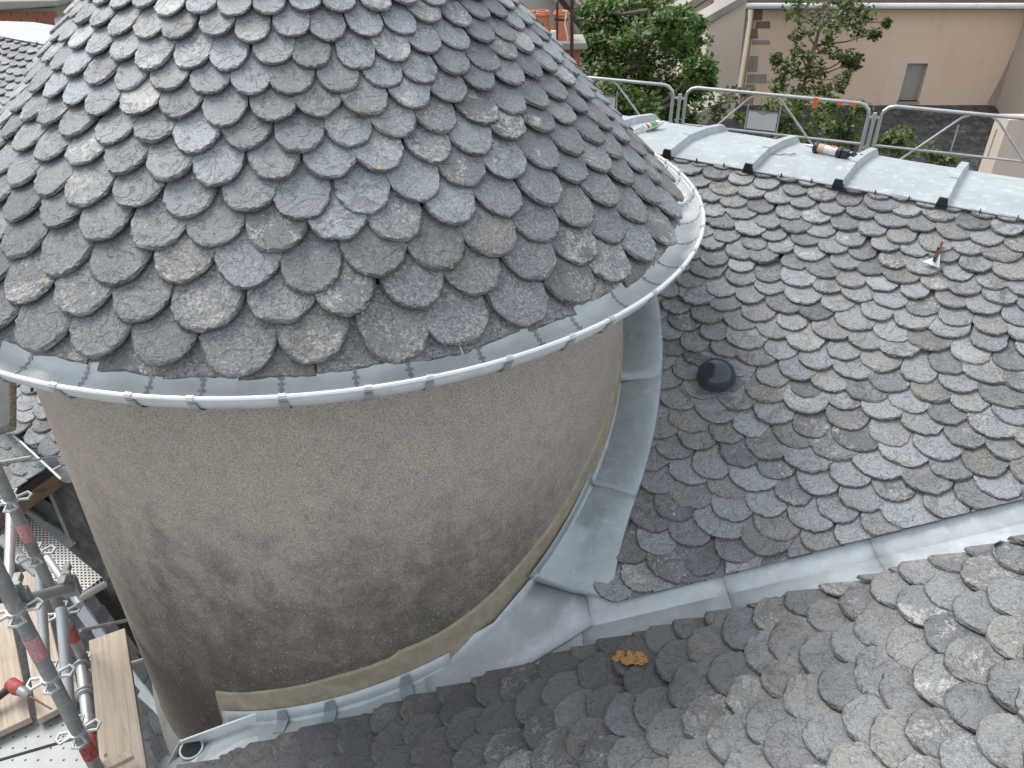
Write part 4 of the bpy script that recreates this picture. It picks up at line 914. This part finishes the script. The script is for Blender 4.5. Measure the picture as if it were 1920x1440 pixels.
# cordless drill
dc = on_z(28, 1300, -3.37); drl = thing('cordless_drill', dc.to_tuple(), 'red and black cordless drill with long bit lying on the planks', 'drill')
d0, d1_ = on_z(24, 1285, -3.36), on_z(56, 1306, -3.36); dd = (d1_ - d0).normalized()
m = MB(); m.lathe(d0 - dd * 0.03, [(0.02, 0), (0.032, 0.01), (0.034, 0.07), (0.028, 0.09)], 14, dd); m.build('body', M_red, drl, smooth=True)
m = MB(); m.lathe(d0 + dd * 0.06, [(0.026, 0), (0.024, 0.03), (0.022, 0.05), (0.012, 0.065)], 14, dd); m.build('chuck', M_galv_dark, drl, smooth=True)
m = MB(); m.tube([d0 + dd * 0.12, on_z(97, 1330, -3.385)], [0.006, 0.004], 8); m.build('bit', M_copper, drl, smooth=True)
hd = (on_z(-10, 1312, -3.38) - d0).normalized()
m = MB(); m.tube([d0, d0 + hd * 0.06, d0 + hd * 0.13], [0.022, 0.019, 0.021], 10); m.build('handle', M_black, drl, smooth=True)
m = MB(); m.box(d0 + hd * 0.16, 0.06, 0.10, 0.06, Matrix.Rotation(math.atan2(hd.y, hd.x), 3, 'Z')); m.build('battery', M_black, drl, bevel=0.006)

# ------------------------------------------------------------------ background buildings
def rect(m, px, Y, depth):                         # front face rectangle by pixel corners at distance Y, extruded back
    pts = [on_y(x, y, Y) for x, y in px]; m.prism(pts, (0, depth, 0)); return m
YB = 26.0
xc0 = on_y(1405, 100, YB).x; xc1 = on_y(1893, 120, YB).x; ze = on_y(1650, 6, YB).z
wx0, wx1 = on_y(1702, 119, YB).x, on_y(1741, 119, YB).x; wzt, wzb = on_y(1720, 119, YB).z, on_y(1703, 190, YB).z
hs_ = thing('pink_house', ((xc0 + xc1) / 2, YB + 3, 0), 'pink rendered house with one grey shuttered window, behind the guard rails', 'house')
m = MB()
for a, b2, c, d in ((xc0, wx0, 0, ze), (wx1, xc1 + 1, 0, ze), (wx0, wx1, 0, wzb), (wx0, wx1, wzt, ze)):
    m.prism([(a, YB, c), (b2, YB, c), (b2, YB, d), (a, YB, d)], (0, 6, 0))
m.build('wall', M_pinkwall, hs_)
m = MB(); m.prism([(wx0, YB + 0.18, wzb), (wx1, YB + 0.18, wzb), (wx1, YB + 0.18, wzt), (wx0, YB + 0.18, wzt)], (0, 0.05, 0)); wi = m.build('window', M_shutter, hs_)
m = MB(); m.prism([(wx0 - 0.02, YB - 0.05, wzb - 0.08), (wx1 + 0.03, YB - 0.05, wzb - 0.08), (wx1 + 0.03, YB - 0.05, wzb), (wx0 - 0.02, YB - 0.05, wzb)], (0, 0.2, 0)); m.build('sill', M_cement, wi)
m = MB(); m.add([(xc0 - 0.5, YB - 0.35, ze - 0.05), (xc1 + 1, YB - 0.35, ze - 0.05), (xc1 + 1, YB + 3, ze + 2.2), (xc0 - 0.5, YB + 3, ze + 2.2), (xc1 + 1, YB + 6.3, ze - 0.05), (xc0 - 0.5, YB + 6.3, ze - 0.05)], [(0, 1, 2, 3), (3, 2, 4, 5)]); rf_ = m.build('roof', plain('dark_tile', (0.06, 0.035, 0.03), 0.8), hs_, solid=0.1)
m = MB(); m.tube([(xc0 - 0.5, YB - 0.42, ze - 0.02), (xc1 + 1, YB - 0.42, ze - 0.02)], 0.085, 10); m.build('gutter', M_zinc, rf_, smooth=True)
for (x0, y0, x1, y1, mt) in ((1413, 18, 1432, 38, M_redstone), (1417, 40, 1446, 53, M_redstone), (1408, 54, 1424, 72, M_redstone), (1410, 75, 1446, 83, M_cement), (1405, 105, 1424, 134, M_cement), (1401, 139, 1440, 155, M_cement), (1398, 158, 1418, 200, M_cement)):
    m = MB(); a = on_y(x0 + 1, y0, YB); b2 = on_y(x1, y0, YB); zb = on_y(x0, y1, YB).z
    m.prism([(max(a.x, xc0 - 0.04), YB - 0.03, zb), (b2.x, YB - 0.03, zb), (b2.x - R.uniform(0, 0.1), YB - 0.03, a.z), (max(a.x, xc0 - 0.04), YB - 0.03, a.z)], (0, 0.1, 0)); m.build('quoin', mt, hs_, bevel=0.015)
# return wall at the right
rwall = thing('side_house', (xc1 + 1, 22, 0), 'beige rendered house wall at the right edge with a damp brown streak', 'house')
m = MB(); m.prism([(xc1, YB - 0.01, 0), (xc1 + 0.4, YB - 0.01, 0), (xc1 + 0.4, YB - 0.01, ze + 1), (xc1, YB - 0.01, ze + 1)], (0.6, -5.5, 0)); m.build('wall', M_beige, rwall)
m = MB(); sx = xc1 - 0.012; m.prism([(sx - 0.3, YB - 0.012, wzb - 0.05), (sx, YB - 0.012, wzb - 0.2), (sx, YB - 0.012, wzt + 0.4), (sx - 0.1, YB - 0.012, wzt - 0.3), (sx - 0.16, YB - 0.012, wzb + 0.5)], (0, 0.01, 0)); m.build('damp_streak', M_beige_damp, rwall)
nl = on_y(1892, 225, 17.0); m = MB(); m.prism([(nl.x, 17, 0), (nl.x + 4, 17, 0), (nl.x + 4, 17, nl.z), (nl.x, 17, nl.z)], (0, 0.5, 0)); tag(m.build('garden_wall', M_beige), 'low pale rendered wall end at the right edge beside the dark roof', 'wall')
# left wing with buttresses, downpipe, slit
wing = thing('house_wing', (on_y(1375, 100, 27.2).x, 27.2, 0), 'beige house wing with slit window, downpipe and two stone-capped buttresses', 'house')
m = MB(); a = on_y(1340, 100, 27.2).x; m.prism([(a, 27.2, 0), (xc0, 27.2, 0), (xc0, 27.2, ze), (a, 27.2, ze)], (0, 4, 0)); m.build('wall', M_beige, wing)
m = MB(); m.prism([(xc0 - 0.02, YB + 0.02, 0), (xc0 - 0.02, 27.3, 0), (xc0 - 0.02, 27.3, ze), (xc0 - 0.02, YB + 0.02, ze)], (-0.05, 0, 0)); m.build('corner', M_beige, wing)
m = MB(); m.tube([on_y(1384, 8, 25.7), on_y(1398, 20, 25.85), on_y(1398, 36, 25.85), on_y(1377, 170, 25.85), on_y(1366, 260, 25.85)], 0.075, 8); m.build('downpipe', M_galv_dark, wing, smooth=True)
m = MB(); rect(m, [(1369, 104), (1374, 104), (1370, 131), (1365, 131)], 27.18, 0.1); m.build('slit_window', M_black, wing)
for i, (pp, cop, Y) in enumerate((([(1332, 44), (1400, 2), (1372, 260), (1300, 260)], [(1318, 36), (1402, -12), (1402, 1), (1326, 46)], 25.4), ([(1284, 28), (1345, -12), (1336, 260), (1270, 260)], [(1268, 18), (1350, -30), (1350, -17), (1276, 30)], 28.5))):
    m = MB(); rect(m, pp, Y, 0.9); bt = m.build('buttress', M_beige, wing); m = MB(); rect(m, cop, Y - 0.15, 1.1); m.build('stone_cap', M_dirt_stone, bt)
# dark lean-to slate roof in the courtyard
lt = thing('lean_to_roof', (on_y(1650, 250, 22).x, 22, 0), 'dark mossy slate lean-to roof at the foot of the pink house', 'roof')
tz = on_y(1650, 200, YB).z; lx0 = on_y(1320, 210, YB).x; lx1 = xc1 - 0.05; sl = math.radians(24)
lu = Vector((0, math.cos(sl), math.sin(sl))); lnn = Vector((0, -math.sin(sl), math.cos(sl)))
m = MB(); tL, tR = Vector((lx0, YB - 0.02, tz)), Vector((lx1, YB - 0.02, tz)); m.prism([tL, tR, tR - lu * 7.5, tL - lu * 7.5], lnn * -0.1); ltd = m.build('roof_deck', M_felt, lt)
specs = []
for r_ in range(44):
    x = lx0 + 0.16 * (r_ % 2)
    while x < lx1 - 0.1: specs.append((slate_matrix(Vector((x, YB, tz)) - lu * (0.12 + 0.17 * r_), Vector((1, 0, 0)), lu, lnn, 0.34 * R.uniform(0.98, 1.1), 0.02, 0.035, 1.0, R, 3), None)); x += 0.32
place(specs, variants('lean_slate', 8, 0.4, 1.05, M_slate_old), ltd, 300)
# grey gable with chimney pots in front
gh = thing('grey_house', on_y(1030, 60, 21).to_tuple(), 'grey rendered gable behind the terracotta chimney pots', 'house')
m = MB(); rect(m, [(900, -140), (1030, -22), (1104, 72), (1100, 420), (900, 420)], 21, 6); m.build('gable_wall', M_greywall, gh)
m = MB(); rect(m, [(1016, -46), (1036, -30), (1112, 70), (1102, 76)], 20.7, 6.5); m.build('roof_edge', M_rust, gh)
m = MB(); rect(m, [(1010, -38), (1026, -24), (1100, 74), (1094, 78)], 20.6, 0.3); m.build('verge_stone', M_dirt_stone, gh)
YS = 14.0
cs_ = thing('chimney_stack', on_y(1065, 100, YS).to_tuple(), 'red brick chimney stack with stone cap right behind the cone edge', 'chimney')
m = MB(); rect(m, [(985, 92), (1088, 92), (1076, 420), (975, 420)], YS, 0.6); m.build('brick_body', M_brick, cs_)
m = MB(); rect(m, [(975, 81), (1100, 80), (1102, 93), (975, 96)], YS - 0.1, 0.8); m.build('stone_cap', M_dirt_stone, cs_, bevel=0.02)
for px, lab in ((988, 'terracotta chimney pot mostly hidden by the cone, leftmost of three'), (1015, 'terracotta chimney pot in the middle of the row of three'), (1050, 'terracotta chimney pot with black strap and white cable, rightmost')):
    b0 = on_y(px + 1, 82, YS + 0.25); tp = on_y(px, 20, YS + 0.25); h = tp.z - b0.z
    cp = thing('chimney_pot', b0.to_tuple(), lab, 'chimney pot', 'terracotta chimney pots'); cm = MB()
    cm.lathe(b0, [(0.165, 0), (0.16, h * 0.15), (0.13, h * 0.5), (0.112, h * 0.75), (0.112, h * 0.86), (0.138, h * 0.88), (0.138, h * 0.93), (0.118, h * 0.94), (0.115, h), (0.085, h), (0.085, h * 0.9)], 20); cm.build('pot', M_terra, cp, smooth=True)
    if px == 1050:
        cm = MB(); cm.lathe(b0 + Vector((0, 0, h * 0.72)), [(0.118, 0), (0.118, 0.035)], 20); cm.build('strap', M_black, cp)
        cm = MB(); cm.tube([on_y(1055, 20, YS), on_y(1062, 22, YS), on_y(1061, 32, YS), on_y(1059, 45, YS), on_y(1065, 72, YS), on_y(1058, 88, YS), on_y(1050, 92, YS)], 0.012, 6); cm.build('cable', M_white, cp, smooth=True)
for px, y0, y1, lab, rr in ((1045, 3, 86, 'thin rusty antenna pole in front of the right chimney pot', 0.02), (1073, -60, 116, 'taller rusty antenna pole beside the chimney cap', 0.03)):
    m = MB(); m.tube([on_y(px - 1, y1, YS - 0.25), on_y(px, y0, YS - 0.25)], rr, 8); o = m.build('antenna_pole', M_rust, smooth=True); tag(o, lab, 'pole', 'antenna poles')
m = MB(); rect(m, [(1033, 58), (1043, 58), (1043, 76), (1033, 76)], YS - 0.35, 0.08); tag(m.build('junction_box', M_white, bevel=0.01), 'small white junction box on the thin antenna pole', 'box')
# top left: brick chimney and neighbours
YL = 11.5
bc = thing('brick_chimney', on_y(50, 40, YL).to_tuple(), 'broad red brick chimney with mossy stone slab at the top left corner', 'chimney')
m = MB(); rect(m, [(-90, 20), (103, 14), (108, 200), (-90, 200)], YL, 0.7); cb = m.build('mortar_core', M_dirt_stone, bc)
ca, cbp = on_y(-90, 20, YL), on_y(104, 16, YL); bw = (cbp.x - ca.x); bh = 0.062
for r_ in range(9):
    x = ca.x - 0.1 + (0.11 if r_ % 2 else 0)
    zt = ca.z - 0.01 - r_ * bh * 1.12
    while x < cbp.x - 0.05:
        ln = min(0.21, cbp.x - x); q = MB(); q.box((x + ln / 2, YL - 0.002 + R.uniform(-0.004, 0.004), zt - bh / 2), ln - 0.012, 0.03, bh - 0.006); q.build('brick', M_brick, cb); x += 0.222
m = MB(); rect(m, [(-95, 4), (108, 0), (110, 12), (-95, 26)], YL - 0.12, 1.0); m.build('stone_slab', M_dirt_stone, bc, bevel=0.02)
m = MB(); a, b2 = on_y(96, 12, YL - 0.1), on_y(112, 45, YL - 0.6); m.add([on_y(97, 12, YL + 0.3), on_y(103, 14, YL + 0.6), on_y(124, 40, YL + 0.1), on_y(106, 49, YL - 0.2)], [(0, 1, 2, 3)]); m.build('lead_flashing', M_zinc, bc, solid=0.02)
sh_ = thing('far_dormer', on_y(135, 25, 17).to_tuple(), 'tiny far dormer with beige front and pale slate roof beside the brick chimney', 'dormer')
m = MB(); rect(m, [(127, 22), (135, 14), (147, 20), (150, 60), (127, 60)], 17, 2); m.build('front', M_beige, sh_)
m = MB(); rect(m, [(112, 18), (128, 8), (137, 13), (126, 24)], 16.9, 2); m.build('roof', M_zinc, sh_)
fh = thing('far_house', on_y(140, 5, 24).to_tuple(), 'grey far house roof above the small dormer at the top left', 'house')
m = MB(); rect(m, [(40, 9), (400, 11), (400, 300), (40, 300)], 24, 5); m.build('wall', M_greywall, fh)
m = MB(); p0, p1 = on_y(20, 10, 23.8), on_y(420, 12, 23.8); m.add([p0, p1, p1 + Vector((0, 3, 2.5)), p0 + Vector((0, 3, 2.5))], [(0, 1, 2, 3)]); m.build('roof', M_slate, fh, solid=0.1)
m = MB(); rect(m, [(60, 20), (128, 6), (128, 80), (60, 80)], 22, 1.5); tag(m.build('dark_gable', plain('mossy_wall', (0.09, 0.085, 0.06), 0.95, 0, 0.4)), 'dark mossy gable end between brick chimney and far dormer', 'wall')
bh_ = thing('back_house', (8, 46, 0), 'beige houses far behind the trees at the top', 'house')
m = MB(); m.prism([(-6, 44, 0), (30, 44, 0), (30, 44, 9.2), (-6, 44, 9.2)], (0, 8, 0)); m.build('wall', M_beige, bh_)
m = MB(); m.add([(-7, 43.4, 9.1), (31, 43.4, 9.1), (31, 48, 12.2), (-7, 48, 12.2)], [(0, 1, 2, 3)]); m.build('roof', M_slate_old, bh_, solid=0.2)
for k in range(9):
    m = MB(); x = 1.0 + k * 2.6; m.prism([(x, 43.93, 6.2), (x + 1, 43.93, 6.2), (x + 1, 43.93, 7.9), (x, 43.93, 7.9)], (0, 0.1, 0)); m.build('window', M_galv_dark, bh_)

# ------------------------------------------------------------------ trees and shrubs
def leaves(mb, c, rad, n, size, RR, flat=0.85):
    for _ in range(n):
        d = Vector((RR.gauss(0, 1), RR.gauss(0, 1), RR.gauss(0, 1))).normalized() * (RR.random() ** 0.45) * rad
        p = c + Vector((d.x, d.y, d.z * flat)); s_ = size * RR.uniform(0.45, 1.4)
        ax_ = Vector((RR.gauss(0, 1), RR.gauss(0, 1), RR.gauss(0, 0.6) - 0.25)).normalized(); nz = (Vector((RR.gauss(0, .6), RR.gauss(0, .6), 1))).normalized(); bx_ = ax_.cross(nz).normalized()
        mb.add([p, p + ax_ * s_ * 0.35 + bx_ * s_ * 0.42, p + ax_ * s_ + nz * -0.12 * s_, p + ax_ * s_ * 0.35 - bx_ * s_ * 0.42], [(0, 1, 2, 3)])
def tree(name, label, base, trunk, blobs, n, size, mt, seed, r0=0.12, cat='tree', sub=3):
    RR = random.Random(seed); t = thing(name, base, label, cat)
    tm = MB(); pts = [Vector(base)] + trunk; k = len(pts); tm.tube(pts, [r0 * (1 - 0.8 * i / (k - 1)) for i in range(k)], 8)
    cr = MB()
    for c, rad in blobs:
        s0 = min(pts[1:], key=lambda q: (q - c).length + max(0, q.z - c.z) * 1.5); mid = s0.lerp(c, 0.5) + Vector((RR.uniform(-.1, .1), RR.uniform(-.1, .1), -0.08))
        tm.tube([s0, mid, c], [r0 * 0.32, r0 * 0.2, r0 * 0.08], 6)
        for _ in range(sub):
            e = c + Vector((RR.gauss(0, 1), RR.gauss(0, 1), RR.gauss(0, 1))).normalized() * rad * 0.85
            tm.tube([c.lerp(s0, 0.25), e], [r0 * 0.09, r0 * 0.03], 5)
            leaves(cr, e, rad * 0.5, int(n * 0.5 / sub), size, RR)
        leaves(cr, c, rad, int(n * 0.5), size, RR)
    tm.build('trunk', M_bark, t, smooth=True); cr.build('crown', mt, t); return t
RR = random.Random(5)
def blob(px, py, t, rpx): return (at(px, py, t) + Vector((0, RR.uniform(-0.3, 0.3), 0)), rpx / 1480 * t)
T = 15.5
bl = [blob(x, y, T + RR.uniform(-0.8, 0.8), r) for x, y, r in ((1120, 20, 40), (1170, 15, 45), (1225, 10, 45), (1270, 45, 42), (1300, 75, 38), (1140, 75, 48), (1195, 70, 48), (1250, 100, 48), (1305, 125, 34), (1120, 140, 45), (1170, 135, 45), (1225, 155, 45), (1280, 165, 35), (1150, 190, 42), (1200, 200, 45), (1250, 215, 38), (1105, 95, 30), (1320, 150, 20), (1130, 235, 35))]
tb_ = at(1200, 150, T); tree('leafy_tree', 'big dense dark green tree behind the turret-side guard rail', (tb_.x, tb_.y, 0), [Vector((tb_.x, tb_.y, tb_.z - 2.5)), at(1205, 215, T), at(1200, 120, T), at(1225, 60, T), at(1215, 20, T)], bl, 820, 0.10, M_leaf, 3, 0.17)
T = 22.0
bl = [blob(x, y, T + RR.uniform(-0.5, 0.5), r) for x, y, r in ((1495, 20, 26), (1540, 10, 30), (1590, 10, 26), (1620, 20, 20), (1510, 55, 24), (1560, 50, 24), (1600, 45, 22), (1640, 62, 10), (1500, 100, 22), (1545, 92, 22), (1590, 100, 18), (1600, 122, 14), (1480, 135, 22), (1525, 140, 24), (1570, 145, 18), (1465, 165, 18), (1510, 172, 20), (1548, 175, 20), (1455, 105, 12), (1668, 42, 6))]
tb_ = at(1495, 200, T); tree('slender_tree', 'slender light-barked young tree with open crown before the pink wall', (tb_.x, tb_.y, 0), [Vector((tb_.x, tb_.y, tb_.z - 2)), at(1495, 200, T), at(1512, 140, T), at(1528, 85, T), at(1540, 40, T), at(1560, 0, T)], bl, 190, 0.115, M_leaf2, 4, 0.11)
for i, (lab, T, bs, mt, n, sz) in enumerate((
    ('yellowish shrub with bare twigs left of the hanging plate', 17.5, ((1300, 195, 18), (1325, 175, 22), (1350, 200, 22), (1375, 180, 18), (1395, 165, 14), (1340, 225, 18), (1385, 215, 14)), M_leaf3, 90, 0.10),
    ('bright green bush behind the hanging plate of the taped rail', 18.5, ((1440, 195, 22), (1475, 215, 24), (1505, 205, 24), (1530, 235, 26), (1480, 245, 24), (1555, 200, 20), (1500, 270, 30), (1450, 265, 26)), M_leaf3, 170, 0.12),
    ('olive bush with reddish shoots left of the right-hand guard post', 17.0, ((1560, 190, 18), (1585, 215, 24), (1610, 195, 18), (1605, 250, 28), (1570, 260, 28), (1550, 235, 18)), M_leaf2, 160, 0.11),
    ('low green bush right of the right-hand guard post', 16.0, ((1670, 245, 20), (1700, 262, 24), (1735, 280, 24), (1765, 297, 20), (1690, 290, 30), (1650, 275, 20)), M_leaf3, 190, 0.10),
    ('dark shrub under the big tree at the first guard post', 16.5, ((1240, 225, 26), (1290, 235, 22), (1265, 200, 20), (1310, 250, 20)), M_leaf, 170, 0.10))):
    bb = [blob(x, y, T, r) for x, y, r in bs]; c = sum((b_[0] for b_ in bb), Vector()) / len(bb)
    tree('shrub', lab, (c.x, c.y, 0), [Vector((c.x, c.y, c.z - 1.2)), c - Vector((0, 0, 0.4)), c], bb, n, sz, mt, 40 + i, 0.07, 'shrub', 2)
m = MB(); rect(m, [(1298, 216), (1360, 188), (1372, 203), (1320, 236)], 20, 1.2); tag(m.build('stone_coping', M_dirt_stone, bevel=0.03), 'mossy stone coping lying behind the twiggy shrub', 'coping')
